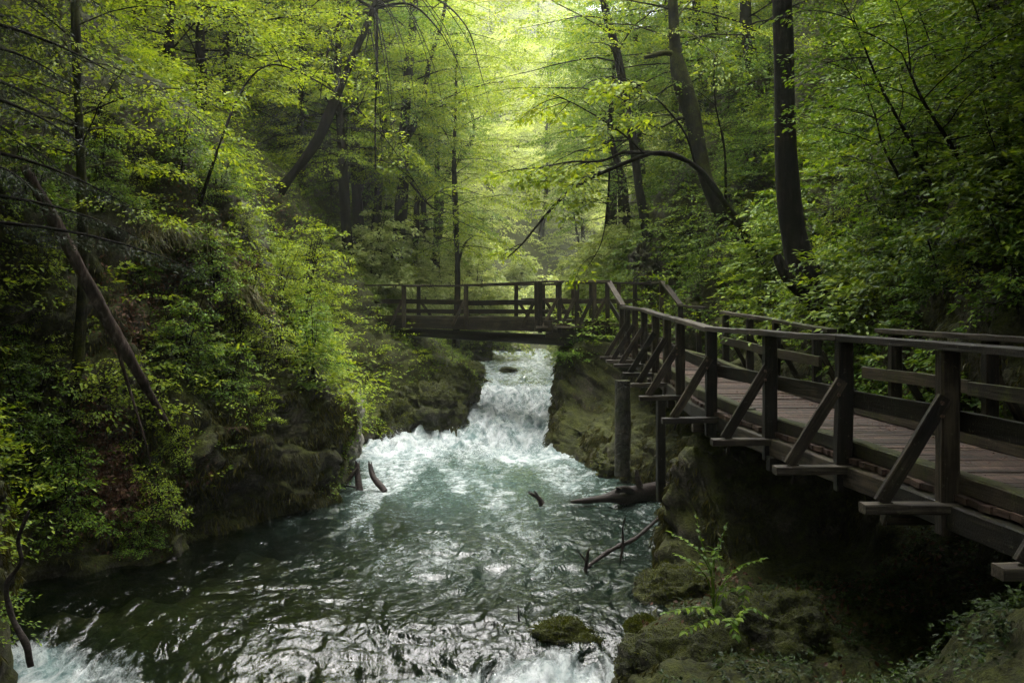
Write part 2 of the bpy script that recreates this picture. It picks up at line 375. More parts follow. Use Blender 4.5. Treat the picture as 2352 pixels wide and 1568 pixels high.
def water_mat():
    m, nt, out = mat('river_water')
    geo = N(nt, 'NewGeometry'); pos = geo.outputs['Position']
    at = N(nt, 'Attribute', attribute_name='foam'); at2 = N(nt, 'Attribute', attribute_name='clear')
    foam, clear = at.outputs['Fac'], at2.outputs['Fac']
    mp = N(nt, 'Mapping'); mp.inputs['Scale'].default_value = (1.25, .75, 1.0); nt.links.new(pos, mp.inputs[0])
    a = noise(nt, mp.outputs[0], 4.2, 8, .72, .9); b = noise(nt, mp.outputs[0], 19, 6, .72, .5)
    lump = noise(nt, mp.outputs[0], 1.9, 5, .6, 1.1)
    tex = math_(nt, 'ADD', math_(nt, 'MULTIPLY', a, .6), math_(nt, 'MULTIPLY', b, .4))
    # foam coverage: threshold of the bubble texture by the amount of foam
    x = math_(nt, 'SUBTRACT', math_(nt, 'ADD', tex, math_(nt, 'MULTIPLY', foam, .62)), .72)
    mr = N(nt, 'MapRange'); mr.inputs[1].default_value = 0; mr.inputs[2].default_value = .26; nt.links.new(x, mr.inputs[0])
    cov = mr.outputs[0]
    fd = N(nt, 'BsdfPrincipled', Roughness=.6); fd.inputs['Specular IOR Level'].default_value = .3
    nt.links.new(ramp(nt, [(.40, (.10, .16, .155)), (.58, (.52, .545, .55))], math_(nt, 'ADD', math_(nt, 'MULTIPLY', lump, .55), math_(nt, 'ADD', math_(nt, 'MULTIPLY', a, .3), math_(nt, 'MULTIPLY', b, .15)))).outputs[0], fd.inputs['Base Color'])
    nt.links.new(bump(nt, math_(nt, 'ADD', lump, math_(nt, 'MULTIPLY', a, .5)), .8, .16), fd.inputs['Normal'])
    # body of the water
    rip = noise(nt, mp.outputs[0], 6, 3, .5, 1.4); rip2 = noise(nt, pos, 26, 2, .5, .6)
    nb = bump(nt, math_(nt, 'ADD', rip, math_(nt, 'MULTIPLY', rip2, .18)), .55, .05)
    body = N(nt, 'BsdfDiffuse'); 
    nt.links.new(mixc(nt, N(nt, 'Attribute', attribute_name='aer').outputs['Fac'], (.005, .010, .006), (.054, .088, .076)), body.inputs['Color']); nt.links.new(nb, body.inputs['Normal'])
    tr = N(nt, 'BsdfTransparent'); tr.inputs[0].default_value = (.30, .36, .22, 1)
    bm = N(nt, 'MixShader'); nt.links.new(clear, bm.inputs[0]); nt.links.new(body.outputs[0], bm.inputs[1]); nt.links.new(tr.outputs[0], bm.inputs[2])
    gl = N(nt, 'BsdfGlossy', Roughness=.07); gl.inputs[0].default_value = (1, 1, 1, 1); nt.links.new(nb, gl.inputs['Normal'])
    fr = N(nt, 'Fresnel', IOR=1.31); nt.links.new(nb, fr.inputs['Normal'])
    wm = N(nt, 'MixShader'); nt.links.new(fr.outputs[0], wm.inputs[0]); nt.links.new(bm.outputs[0], wm.inputs[1]); nt.links.new(gl.outputs[0], wm.inputs[2])
    fm = N(nt, 'MixShader'); nt.links.new(cov, fm.inputs[0]); nt.links.new(wm.outputs[0], fm.inputs[1]); nt.links.new(fd.outputs[0], fm.inputs[2])
    nt.links.new(fm.outputs[0], out.inputs[0]); return m
M['water'] = water_mat()

def bed_mat():
    m, nt, out = mat('riverbed_stone')
    geo = N(nt, 'NewGeometry'); pos = geo.outputs['Position']
    n1 = noise(nt, pos, 1.6, 6, .6, .5); n2 = noise(nt, pos, 11, 5, .6)
    col = ramp(nt, [(.38, (.010, .012, .005)), (.52, (.04, .038, .013)), (.64, (.12, .095, .04)), (.75, (.17, .14, .08))], math_(nt, 'ADD', math_(nt, 'MULTIPLY', n1, .7), math_(nt, 'MULTIPLY', n2, .3))).outputs[0]
    p = N(nt, 'BsdfPrincipled', Roughness=.7); nt.links.new(col, p.inputs['Base Color']); nt.links.new(bump(nt, n2, .7, .05), p.inputs['Normal'])
    nt.links.new(p.outputs[0], out.inputs[0]); return m
M['bed'] = bed_mat()
def spray_mat():
    m, nt, out = mat('white_water'); d = N(nt, 'BsdfDiffuse'); d.inputs[0].default_value = (.62, .64, .65, 1)
    t = N(nt, 'BsdfTranslucent'); t.inputs[0].default_value = (.86, .88, .89, 1)
    mx = N(nt, 'MixShader', Fac=.4); nt.links.new(d.outputs[0], mx.inputs[1]); nt.links.new(t.outputs[0], mx.inputs[2]); nt.links.new(mx.outputs[0], out.inputs[0]); return m
M['spray'] = spray_mat()

# ------------------------------------------------------------------ the gorge: banks lofted from the waterline up
def loft(name, stations, nu, nv, seed, amp, mat_, smooth=True):
    """stations: list of (Y, [(X,Z)...]) with equal control counts; a sheet through them, roughened"""
    Y = np.array([s[0] for s in stations]); prof = np.array([s[1] for s in stations], float)   # (S,K,2)
    K = prof.shape[1]
    # denser rows where they are seen
    yy = np.interp(np.linspace(0, 1, nu), [0, .06, .72, .9, 1], [Y[0], 7, 24, 34, Y[-1]])
    vv = np.linspace(0, 1, nv) ** 1.25 * (K - 1)
    px = np.stack([np.interp(yy, Y, prof[:, k, 0]) for k in range(K)], 1); pz = np.stack([np.interp(yy, Y, prof[:, k, 1]) for k in range(K)], 1)
    X = np.stack([np.interp(vv, np.arange(K), px[i]) for i in range(nu)]); Z = np.stack([np.interp(vv, np.arange(K), pz[i]) for i in range(nu)])
    G = np.stack([X, np.repeat(yy[:, None], nv, 1), Z], -1)
    nrm = norm(np.cross(np.gradient(G, axis=0), np.gradient(G, axis=1)))
    if nrm[..., 2].mean() < 0: nrm = -nrm
    k = fbm(G * .55, 4, seed) * 1.0 + np.abs(fbm(G * np.array([1.3, 1.3, .7]), 5, seed + 9)) * -.7 + fbm(G * 3.4, 4, seed + 20) * .28
    st_ = G[..., 2] * 1.7 + fbm(G * .7, 3, seed + 31) * 1.2; fr = st_ - np.floor(st_); k = k + (np.clip(fr * 2.2, 0, 1) - .5) * .42 * np.clip(1.3 - np.abs(nrm[..., 2]) * 1.4, 0, 1)
    h = np.clip((G[..., 2] + .6) / 1.2, .35, 1) * (1 + np.clip(G[..., 2] - 8, 0, 10) * .05)
    G2 = G + nrm * (k * amp * h)[..., None]
    i = np.arange(nu - 1)[:, None] * nv; j = np.arange(nv - 1)[None]
    f = np.stack([i + j, i + nv + j, i + nv + j + 1, i + j + 1], -1).reshape(-1, 4)
    nn = norm(np.cross(np.gradient(G2, axis=0), np.gradient(G2, axis=1)))
    if nn[..., 2].mean() < 0: nn = -nn; f = f[:, ::-1]
    me = mesh_np(name, G2.reshape(-1, 3), f, smooth)
    # winding: face normals up
    o = link(name, me, mat_)
    return o, G2, nn

def lp(X, lvl, pts):     # left bank: offsets go to -X
    return [(X - o, h + lvl) for o, h in pts]
CLIFF = [(-.1, -2), (.0, -.15), (.18, .4), (-.10, 1.1), (-.05, 1.7), (.35, 2.2), (1.1, 3.6), (1.9, 5.4), (3.0, 7.4), (5.5, 10.5), (12, 17), (24, 30), (50, 52)]
GENTLE = [(-.3, -2), (-.05, -.2), (.1, .25), (.55, .7), (1.0, 1.3), (1.5, 2.1), (2.0, 3.5), (2.5, 5.2), (3.4, 7.4), (5.8, 10.5), (12, 17), (24, 30), (50, 52)]
LEDGE = [(-.2, -2), (.0, -.3), (.1, .35), (.35, .8), (.9, 1.2), (1.7, 1.6), (2.5, 2.0), (3.4, 2.6), (4.6, 4.6), (7, 8.0), (13, 15), (24, 29), (50, 52)]
left_st = [(-45, lp(-3, 0, CLIFF)), (0, lp(-6.5, 0, CLIFF)), (9, lp(-5.6, 0, CLIFF)), (10.8, lp(-5.55, 0, CLIFF)), (12.4, lp(-6.35, 0, CLIFF)), (13.4, lp(-6.6, 0, GENTLE)),
           (14.0, lp(-6.0, 0, GENTLE)), (14.9, lp(-4.9, 0, GENTLE)), (15.8, lp(-5.0, 0, CLIFF)), (16.9, lp(-4.5, 0, CLIFF)), (17.9, lp(-3.75, 0, CLIFF)), (18.9, lp(-3.3, 0, CLIFF)),
           (20.7, lp(-3.45, 0, CLIFF)), (23, lp(-3.9, 0, CLIFF)), (25.6, lp(-4.1, 0, CLIFF)), (26.6, lp(-3.6, 0, LEDGE)), (27.4, lp(-2.7, .1, LEDGE)), (28.4, lp(-1.6, .4, LEDGE)), (29.2, lp(-.95, .8, LEDGE)),
           (32, lp(-1.0, 1.0, LEDGE)), (36, lp(-1.6, 1.2, LEDGE)), (44, lp(-1.1, 1.5, LEDGE)), (56, lp(-2.5, 1.9, LEDGE))]
lb, LG, LN = loft('left_bank', left_st, 460, 260, 3, .34, M['slope']); tag(lb, kind='structure')

def rp(base, edge, under=1.9, top=None, lvl=0.0):
    b, e = base, edge
    return [(b - .2, -2), (b, -.2 + lvl), (b + .2, .35 + lvl), (b + .45, .8 + lvl), (b + .45 + (e - b) * .18, 1.1 + lvl * .5), (b + .5 + (e - b) * .42, under - .35), (e - .35, under), (e + .25, under + .25),
            (e + .75, under + 1.6), (e + 1.7, under + 3.9), (e + 3.4, under + 7), (e + 8, under + 13), (e + 18, under + 25), (e + 46, 52)]
def rb(base, e, lvl=0.0):      # the buttress the landing stands on
    return [(base - .2, -2), (base, -.2 + lvl), (base + .12, .4 + lvl), (base + .3, 1.1), (base + .5, 1.9), (base + .66, 2.6), (base + 1.1, 2.85), (e - .3, 2.9), (e + .4, 4.2), (e + 1.4, 6.8), (e + 3.2, 10), (e + 8, 16), (e + 18, 28), (e + 46, 52)]
def rpit(b, e):        # hollow under the boardwalk
    return [(b - .2, -2), (b, -.25), (b + .2, .1), (b + .5, .22), (b + 1.0, .28), (3.0, .32), (4.4, .4), (e + .15, 1.2), (e + .5, 3.2), (e + 1.5, 5.8), (e + 3.2, 9), (e + 8, 15), (e + 18, 27), (e + 46, 52)]
def rrise(b, e):       # bank climbing under the near end of the boardwalk
    return [(b - .2, -2), (b, -.25), (b + .2, .1), (1.75, .25), (2.1, .7), (2.8, 1.35), (3.6, 1.85), (e + .25, 2.0), (e + .7, 3.6), (e + 1.7, 5.8), (e + 3.4, 9), (e + 8, 15), (e + 18, 27), (e + 46, 52)]
def rwall(b, e):       # rock wall that ends the hollow
    return [(b - .2, -2), (b, -.2), (b + .05, .4), (b + .1, .9), (b + .2, 1.5), (b + .5, 1.75), (e - .35, 1.95), (e + .25, 2.15), (e + .75, 3.5), (e + 1.7, 5.8), (e + 3.4, 9), (e + 8, 15), (e + 18, 27), (e + 46, 52)]
right_st = [(-45, rp(4, 6.5)), (0, rrise(1.0, 5.6)), (6.8, rrise(1.0, 5.5)), (8.4, rpit(.95, 5.4)), (10.9, rpit(1.05, 5.2)), (12.6, rpit(1.6, 5.05)), (13.9, rpit(2.0, 4.95)), (14.5, rwall(2.15, 4.9)), (15.8, rwall(2.35, 4.85)), (18.5, rp(2.85, 4.75)), (20, rp(2.9, 4.7)),
            (21.7, rp(2.2, 4.65)), (24.3, rp(1.2, 4.6)), (25.4, rp(.85, 4.5, 2.0)), (26.1, rb(.8, 4.4)), (28.6, rb(1.05, 4.2)), (29.6, rb(1.3, 3.3, .5)), (31.5, rb(1.6, 3.0, 1.0)), (43, rb(2.5, 3.8, 1.4)), (56, rb(2.0, 3.5, 1.8))]
rbk, RG, RN = loft('right_bank', right_st, 460, 260, 40, .30, M['slope']); tag(rbk, kind='structure')

# far end of the valley, turning away behind the trees
def far_z(X, Y):
    xc = .4 + np.maximum(0, Y - 52) ** 1.4 * .09
    a = np.abs(X - xc)
    z = 1.2 + (Y - 45) * .03 + np.maximum(0, a - 2.5) * .85
    z = np.where(z > 55, 55 + (z - 55) * .2, z)
    return z + fbm(np.stack([X * .15, Y * .15, X * 0], -1), 4, 77) * 1.2
gx, gy = np.meshgrid(np.linspace(-100, 120, 160), np.linspace(46, 215, 120), indexing='ij')
fv = np.stack([gx, gy, far_z(gx, gy)], -1)
i = np.arange(159)[:, None] * 120; j = np.arange(119)[None]
o = link('hillside', mesh_np('hillside', fv.reshape(-1, 3), np.stack([i + j, i + 120 + j, i + 121 + j, i + j + 1], -1).reshape(-1, 4), True), M['slope']); tag(o, kind='structure')

# ------------------------------------------------------------------ river
def level(X, Y):
    base = np.interp(Y, [-50, 9.6, 10.9, 11.9, 12.6, 24.5, 26.3, 28, 30, 34, 36, 45, 60, 90], [-1.4, -.52, -.42, -.12, 0, .03, .18, .56, 1.0, 1.22, 1.35, 1.62, 2.0, 3.0])
    # skewed: the fall reaches further down on the right, and the near ledge runs obliquely
    return base
ny, nx = 900, 330
ys = np.concatenate([np.linspace(-30, 7, 25)[:-1], np.geomspace(7, 62, ny)]); ny = len(ys)
xs = np.concatenate([np.linspace(-12, -7.6, 8)[:-1], np.linspace(-7.6, 4.2, nx), np.linspace(4.2, 8, 6)[1:]]); nx = len(xs)
WX, WY = np.meshgrid(xs, ys, indexing='ij')
skew = WY + .10 * WX + .25 * vnoise(np.stack([WX * .8, WX * 0, WY * .3], -1), 5)
near = WY + np.interp(WX, [-6, -3, -1, 0.3, 1.3], [-.9, .9, .4, .1, -.1]) * np.clip((14 - WY) / 2, 0, 1)
WZ = level(WX, np.where(WY < 14, near, skew))
rapid = np.interp(skew, [19.5, 22.5, 25, 26, 31, 33, 40, 60], [.0, .22, .62, 1, 1, .62, .60, .5])
fall2 = np.exp(-((near - 10.7) / .75) ** 2) * np.clip((13 - WY), 0, 1)
calm_left = np.clip((-1.2 - WX) / 2.5, 0, 1) * np.clip((20 - WY) / 4, 0, 1)
q = np.stack([WX, WY * .8, WX * 0], -1)
big = fbm(q * np.array([.75, .55, 1]), 3, 61); med = fbm(q * np.array([2.2, 1.5, 1]) + 1.5 * fbm(q * .9, 2, 91)[..., None], 4, 62); fin = fbm(q * 7.5 + 1.2 * med[..., None], 4, 63)
rid = 1 - 2 * np.abs(med)
bil = np.abs(fbm(q * np.array([1.25, .9, 1]) + 4 + .8 * big[..., None], 3, 67)) + .5 * np.abs(fbm(q * np.array([2.9, 2.1, 1]) + .6 * med[..., None], 3, 68)) - .35
amp = .012 + .008 * np.clip((16 - WY) / 4, 0, 1)
WZ = WZ + (1 - rapid) * (big * .07 + med * .030 + rid * amp * (1 - .45 * calm_left) + fin * (.007 + .009 * np.clip((WX + 2.5) / 3, 0, 1))) + rapid * (np.interp(skew, [24, 26, 31, 33], [.08, .26, .24, .09]) * (rid * .35 + big * .6 + np.clip(bil, -.4, .42) * 1.15) + fin * .03) + fall2 * (rid * .045 + fin * .03)
# foam amount
streak = fbm(np.stack([WX * 1.5 + WY * .12, WY * .28, WX * 0], -1), 4, 71)
centre = np.exp(-((WX - np.interp(WY, [11, 15, 19, 24], [.2, -.6, -.9, -1.2])) / np.interp(WY, [11, 16, 20, 25], [1.2, 1.5, 2.4, 3.0])) ** 2)
foam = np.interp(skew, [12.5, 15.5, 18.5, 21, 23.5, 25, 26, 31, 33, 40, 60], [.12, .22, .27, .33, .46, .68, .88, .86, .52, .50, .48]) * (.45 + .55 * np.where(WY > 24, 1, centre)) + streak * np.where(WY > 25, .22, .26) * np.clip((WY - 11) / 4, .3, 1)
foam = np.maximum(foam, fall2 * (.95 + .3 * streak) * np.clip(np.interp(WX, [-6.5, -5, -4, -2.6, -1.5, -.6, .6, 2], [1, 1, .45, .3, .55, .9, 1, .8]), 0, 1))
foam = np.clip(foam + .10 * rid * (foam > .15), 0, 1.05)
clear = np.clip(calm_left * 1.1 + np.clip((13.5 - WY) / 3, 0, .55), 0, .92) * (1 - np.clip(foam, 0, 1))
wv = np.stack([WX, WY, WZ], -1).reshape(-1, 3)
i = np.arange(nx - 1)[:, None] * ny; j = np.arange(ny - 1)[None]
me = mesh_np('river', wv, np.stack([i + j, i + ny + j, i + ny + j + 1, i + j + 1], -1).reshape(-1, 4), True)
aer = np.clip(np.interp(skew, [13, 16, 18.5, 21, 24], [0, .16, .55, .9, 1.0]) * (.35 + .65 * np.where(WY > 23, 1, centre)) + .18 * streak * np.clip((WY - 13) / 4, 0, 1), 0, 1)
for nm, arr in (('foam', foam), ('clear', clear), ('aer', aer)):
    a = me.attributes.new(nm, 'FLOAT', 'POINT'); a.data.foreach_set('value', np.ascontiguousarray(arr.ravel(), np.float32))
river = link('river', me, M['water']); tag(river, kind='structure')
def water_z(x, y):
    a = int(np.clip(np.searchsorted(xs, x), 0, nx - 1)); b = int(np.clip(np.searchsorted(ys, y), 0, ny - 1)); return float(WZ[a, b])

bx, by = np.meshgrid(np.linspace(-9, 6, 220), np.linspace(-20, 62, 500), indexing='ij')
bq = np.stack([bx, by, bx * 0], -1)
bz = level(bx, by) - .75 + np.clip(fbm(bq * .9, 4, 80), -.2, 1) * .4 + fbm(bq * 3, 3, 81) * .08
i = np.arange(219)[:, None] * 500; j = np.arange(499)[None]
o = link('riverbed', mesh_np('riverbed', np.stack([bx, by, bz], -1).reshape(-1, 3), np.stack([i + j, i + 500 + j, i + 501 + j, i + j + 1], -1).reshape(-1, 4), True), M['bed']); tag(o, kind='structure')

# spray thrown up by the rapids
rng = np.random.RandomState(21)
n = 26000
px = rng.uniform(-3.5, 1.6, n); py = rng.uniform(24.5, 31.5, n)
ix = np.clip(np.searchsorted(xs, px), 0, nx - 1); iy = np.clip(np.searchsorted(ys, py), 0, ny - 1)
act = np.clip(fbm(np.stack([px * 1.6, py * 1.6, px * 0], -1), 3, 99) + .25, 0, 1)
keep = rng.uniform(0, 1, n) < act * 1.4
px, py, ix, iy, act = px[keep], py[keep], ix[keep], iy[keep], act[keep]
pz = WZ[ix, iy] + np.abs(rng.normal(0, .17, len(px))) * act - .02
L = Leaves(); L.add(np.stack([px, py, pz], -1), rng.normal(0, 1, (len(px), 3)), rng.normal(0, 1, (len(px), 3)), rng.uniform(.008, .030, len(px)))
o = link('white_water_spray', L.mesh('white_water_spray'), M['spray']); tag(o, 'white spray thrown up by the rapids under the footbridge', 'water spray', kind='stuff')

# ------------------------------------------------------------------ timber: boardwalk and footbridge
_beam_n = [0]
def beam(name, p0, p1, w, h, mat_, parent, up=(0, 0, 1), world_parent=None, warp=.004):
    """a sawn timber with its own axes: x along, y across (w), z up (h)"""
    p0 = np.array(p0, float); p1 = np.array(p1, float); L_ = np.linalg.norm(p1 - p0); x = (p1 - p0) / L_
    y = np.cross(np.array(up, float), x); y /= np.linalg.norm(y); z = np.cross(x, y)
    c = min(w, h) * .10
    sec = np.array([[-w / 2 + c, -h / 2], [w / 2 - c, -h / 2], [w / 2, -h / 2 + c], [w / 2, h / 2 - c], [w / 2 - c, h / 2], [-w / 2 + c, h / 2], [-w / 2, h / 2 - c], [-w / 2, -h / 2 + c]])
    n = max(3, int(L_ / .18) + 1); _beam_n[0] += 1; sd_ = _beam_n[0]
    t = np.linspace(0, L_, n)
    wy = vnoise(np.stack([t * .9, t * 0 + sd_ * 3.1, t * 0], -1), 5) * warp * 2; wz = vnoise(np.stack([t * .9, t * 0 + sd_ * 5.7, t * 0], -1), 6) * warp * 2
    v = np.zeros((n, 8, 3)); v[..., 0] = t[:, None]; v[..., 1] = sec[None, :, 0] + wy[:, None]; v[..., 2] = sec[None, :, 1] + wz[:, None]
    v[..., 1:] += np.random.RandomState(sd_).normal(0, warp * .35, (n, 8, 2))
    m = MB(); i = np.arange(n - 1)[:, None] * 8; j = np.arange(8)[None]; j2 = (j + 1) % 8
    m.add(v.reshape(-1, 3), np.stack([i + j, i + j2, i + 8 + j2, i + 8 + j], -1).reshape(-1, 4))
    for e, fl in ((0, True), (n - 1, False)):
        k = np.arange(8); k2 = (k + 1) % 8; vv = np.concatenate([v[e], v[e].mean(0, keepdims=True)])
        m.add(vv, np.stack([k2, k, np.full(8, 8)] if fl else [k, k2, np.full(8, 8)], -1))
    ob = m.build(name, mat_, parent, smooth=False)
    W = Matrix(((x[0], y[0], z[0], p0[0]), (x[1], y[1], z[1], p0[1]), (x[2], y[2], z[2], p0[2]), (0, 0, 0, 1)))
    if parent is not None:
        pl = Vector((0, 0, 0)); q = parent
        while q is not None: pl += q.location; q = q.parent
        W = Matrix.Translation(-pl) @ W
    ob.matrix_local = W
    return ob

def empty_part(name, parent):
    o = bpy.data.objects.new(name, None); C.objects.link(o); o.parent = parent; o.empty_display_size = .2; return o

def planks(name, left, right, zfun, parent, t=.05, wpl=.155, gap=.012, over=.0, seed=1):
    """deck boards laid across between two plan curves"""
    left = np.array(left, float); right = np.array(right, float)
    ln = np.linalg.norm(np.diff((left + right) / 2, axis=0), axis=1); s = np.concatenate([[0], np.cumsum(ln)])
    m = MB(); rg = np.random.RandomState(seed); n = int(s[-1] / (wpl + gap))
    org = np.array(parent.location)
    for k in range(n):
        a0 = k * (wpl + gap); a1 = a0 + wpl + rg.uniform(-.006, .006)
        c = []
        for a in (a0, a1):
            l = np.array([np.interp(a, s, left[:, 0]), np.interp(a, s, left[:, 1])]); r = np.array([np.interp(a, s, right[:, 0]), np.interp(a, s, right[:, 1])])
            u = norm(r - l); e1, e2 = rg.uniform(-.03, .03, 2) + over
            c.append((l - u * e1, r + u * e2))
        zz = zfun((c[0][0] + c[0][1])[1] / 2); dz = rg.uniform(-.006, .006, 4)
        top = [np.append(c[0][0], zz + dz[0]), np.append(c[1][0], zz + dz[1]), np.append(c[1][1], zz + dz[2]), np.append(c[0][1], zz + dz[3])]
        v = np.array(top + [p - np.array([0, 0, t]) for p in top]) - org
        m.add(v, [[0, 3, 2, 1], [4, 5, 6, 7], [0, 1, 5, 4], [1, 2, 6, 5], [2, 3, 7, 6], [3, 0, 4, 7]])
    # boards run across: turn the grain by giving the object a quarter turn
    ob = m.build(name, M['plank'], parent, smooth=False)
    Rm = Matrix.Rotation(math.pi / 2, 4, 'Z')
    return ob

BW = thing('boardwalk', (3.3, 12, 2.3), 'dark weathered timber boardwalk running beside the river with braced railings', 'boardwalk')
# plan lines of the two edges
Lx = lambda y: float(np.interp(y, [-4, 5, 7.7, 9.5, 11.4, 13.5, 16.2, 19.5, 22, 25.6], [4.6, 3.62, 3.38, 3.18, 2.97, 2.72, 2.76, 2.93, 2.98, 2.86]))
Rx = lambda y: float(np.interp(y, [-4, 5, 9.75, 13, 17, 22, 25.6], [6.4, 5.32, 5.0, 4.72, 4.52, 4.45, 4.2]))
dz = lambda y: float(np.interp(y, [0, 13.5, 16.2, 19.5, 22, 25.6], [2.35, 2.35, 2.40, 2.46, 2.54, 2.60]))
yy = np.linspace(-3, 25.6, 60)
planks('deck', [(Lx(y), y) for y in yy], [(Rx(y), y) for y in yy], dz, BW, seed=3, over=-.02)

def run(name, pts, w, h, mat_, parent, seg=1):
    for k in range(0, len(pts) - 1):
        beam(name, pts[k], pts[k + 1], w, h, mat_, parent)

# stringers and kerbs
ky = [3.0, 5.2, 8.6, 12.4, 15.0, 18.4, 22.0, 25.5]
run('kerb', [(Lx(y) + .13, y, dz(y) + .075) for y in ky], .14, .15, M['kerb_wood'], BW)
run('kerb', [(Rx(y) - .13, y, dz(y) + .075) for y in ky], .14, .15, M['kerb_wood'], BW)
run('stringer', [(Lx(y) + .02, y, dz(y) - .17) for y in ky], .13, .2, M['wood'], BW)
run('stringer', [(Rx(y) - .02, y, dz(y) - .17) for y in ky], .13, .2, M['wood'], BW)

# river-side railing
RL = empty_part('railing', BW); RL['label'] = 'river-side railing with diagonal outrigger braces'
posts = [4.0, 5.9, 7.7, 9.5, 11.4, 13.5, 16.2, 18.3, 20.3, 22.3, 23.6, 24.8, 25.6]
railz = lambda y: dz(y) + 1.13
for y in posts:
    x = Lx(y); w = .145
    beam('post', (x - .02, y, dz(y) - .32), (x - .02, y, railz(y) - .035), w, w, M['wood'], RL, up=(0, 1, 0), warp=.006)
for y in posts[:-1]:
    x = Lx(y); yb = y - .06
    beam('outrigger', (x + .25, yb, dz(y) - .10), (x - .70, yb - .02, dz(y) - .105), .15, .075, M['rail_wood'], BW)
    beam('brace', (x - .55, yb - .0, dz(y) - .065), (x - .055, yb, dz(y) + .74), .11, .06, M['wood'], RL, up=(0, 1, 0))
    beam('outrigger_bolt', (x - .47, yb, dz(y) - .06), (x - .53, yb, dz(y) - .24), .025, .025, M['wood'], BW, up=(0, 1, 0))
for y in posts[1:7]:
    for zz in (.60, .70):
        mb_ = MB(); c_ = np.array([Lx(y) - .055 - .04, y - .095, dz(y) + zz]); mb_.tube(np.array([c_, c_ + np.array([0, -.018, 0])]), .016, 8); mb_.build('bolt', M['iron'], RL, origin=BW.location)
hy = [3.0, 5.9, 9.5, 13.5, 16.2, 18.3, 22.3, 25.6]
offs = [0, .0, .0, -.01, .015, 0, .02, 0]
hp = [(Lx(y) - .02, y, railz(y) + o_) for y, o_ in zip(hy, offs)]
run('handrail', hp, .17, .06, M['rail_wood'], RL)
for a, b in ((4.0, 7.7), (7.7, 9.5), (9.5, 11.4), (11.4, 13.5), (13.5, 18.3), (18.3, 22.3), (22.3, 25.6)):
    beam('mid_rail', (Lx(a) + .085, a, dz(a) + .57), (Lx(b) + .085, b, dz(b) + .55), .045, .16, M['wood'], RL)

# bank-side railing
RR = empty_part('railing', BW); RR['label'] = 'bank-side railing with moss on its rails'
for y in (6.2, 8.2, 10.4, 12.5):
    beam('post', (Rx(y) + .05, y, dz(y) - .3), (Rx(y) + .05, y, dz(y) + 1.07), .14, .14, M['wood'], RR, up=(0, 1, 0))
    beam('brace', (Rx(y) + .55, y, dz(y) - .05), (Rx(y) + .1, y, dz(y) + .7), .09, .06, M['wood'], RR, up=(0, 1, 0))
for y in (15.2, 17.2, 19.0, 21.0):
    beam('post', (Rx(y) + .05, y, dz(y) - .3), (Rx(y) + .05, y, dz(y) + 1.07), .13, .13, M['wood'], RR, up=(0, 1, 0))
    beam('brace', (Rx(y) + .5, y, dz(y) - .05), (Rx(y) + .1, y, dz(y) + .7), .09, .06, M['wood'], RR, up=(0, 1, 0))
for a, b in ((4, 8.2), (8.2, 12.9)):
    beam('handrail', (Rx(a) + .05, a, dz(a) + 1.10), (Rx(b) + .05, b, dz(b) + 1.11), .16, .06, M['rail_wood'], RR)
beam('handrail', (Rx(14.6) + .05, 14.6, dz(14.6) + 1.05), (Rx(18) + .05, 18, dz(18) + 1.12), .15, .06, M['kerb_wood'], RR)
beam('handrail', (Rx(18) + .05, 18, dz(18) + 1.12), (Rx(21.3) + .05, 21.3, dz(21.3) + 1.12), .15, .06, M['rail_wood'], RR)
for a, b in ((4, 8.2), (8.2, 10.6), (10.6, 13.2), (14.8, 18), (18, 21)):
    beam('mid_rail', (Rx(a) - .05, a, dz(a) + .58), (Rx(b) - .05, b, dz(b) + .56), .05, .15, M['kerb_wood'], RR)
# what it stands on
beam('support_pillar', P(1518, 1150, 17.4), (P(1518, 1150, 17.4)[0], 17.4, dz(17.4) - .28), .14, .24, M['wood'], BW, up=(0, 1, 0))
pc = MB(); zc = np.linspace(.2, dz(21) - .3, 9)
pc.tube(np.stack([np.full(9, P(1430, 900, 21)[0]), np.full(9, 21.0), zc], -1), (.165), 14, bump=.08)
pc.build('concrete_pillar', M['rock'], BW, origin=BW.location)
for y in (8.5, 11.2, 14.5, 17.4, 21):
    beam('bearer', (Lx(y) - .1, y + .05, dz(y) - .34), (Rx(y) + .2, y + .05, dz(y) - .34), .16, .16, M['wood'], BW)

# steps up to the landing, and the landing itself
ST = thing('landing', (3.3, 27, 3.2), 'railed timber landing with steps where boardwalk turns onto the footbridge', 'landing')
ZL = 3.30
for k in range(4):
    z = 2.6 + .175 * (k + 1); y0 = 25.62 + .25 * k
    beam('step', (2.75, y0 + .13, z - .03), (4.2, y0 + .13, z - .03), .27, .05, M['plank'], ST)
planks('deck', [(2.45, 26.55), (2.45, 28.5)], [(4.0, 26.55), (4.0, 28.5)], lambda y: ZL, ST, seed=9)
planks_l = [(2.44, y) for y in (26.5, 28.5)]
for x in (.75, 1.26, 1.73, 2.19, 2.54):
    beam('post', (x, 26.5, ZL - .25), (x, 26.5, ZL + 1.09), .115, .115, M['wood'], ST, up=(0, 1, 0))
    if x > 1: 
        beam('brace', (x - .42, 26.42, ZL - .06), (x - .05, 26.46, ZL + .68), .09, .05, M['wood'], ST, up=(0, 1, 0))
        beam('outrigger', (x + .1, 26.4, ZL - .09), (x - .62, 26.36, ZL - .09), .12, .05, M['rail_wood'], ST)
beam('handrail', (.66, 26.5, ZL + 1.12), (2.6, 26.5, ZL + 1.13), .14, .05, M['rail_wood'], ST)
beam('mid_rail', (1.2, 26.56, ZL + .58), (2.54, 26.56, ZL + .6), .04, .13, M['wood'], ST)
beam('handrail', (2.56, 26.52, ZL + 1.13), (2.84, 25.5, 3.79), .15, .05, M['rail_wood'], ST)
beam('handrail', (2.82, 25.6, 3.76), (3.0, 24.6, 3.74), .15, .05, M['rail_wood'], ST)
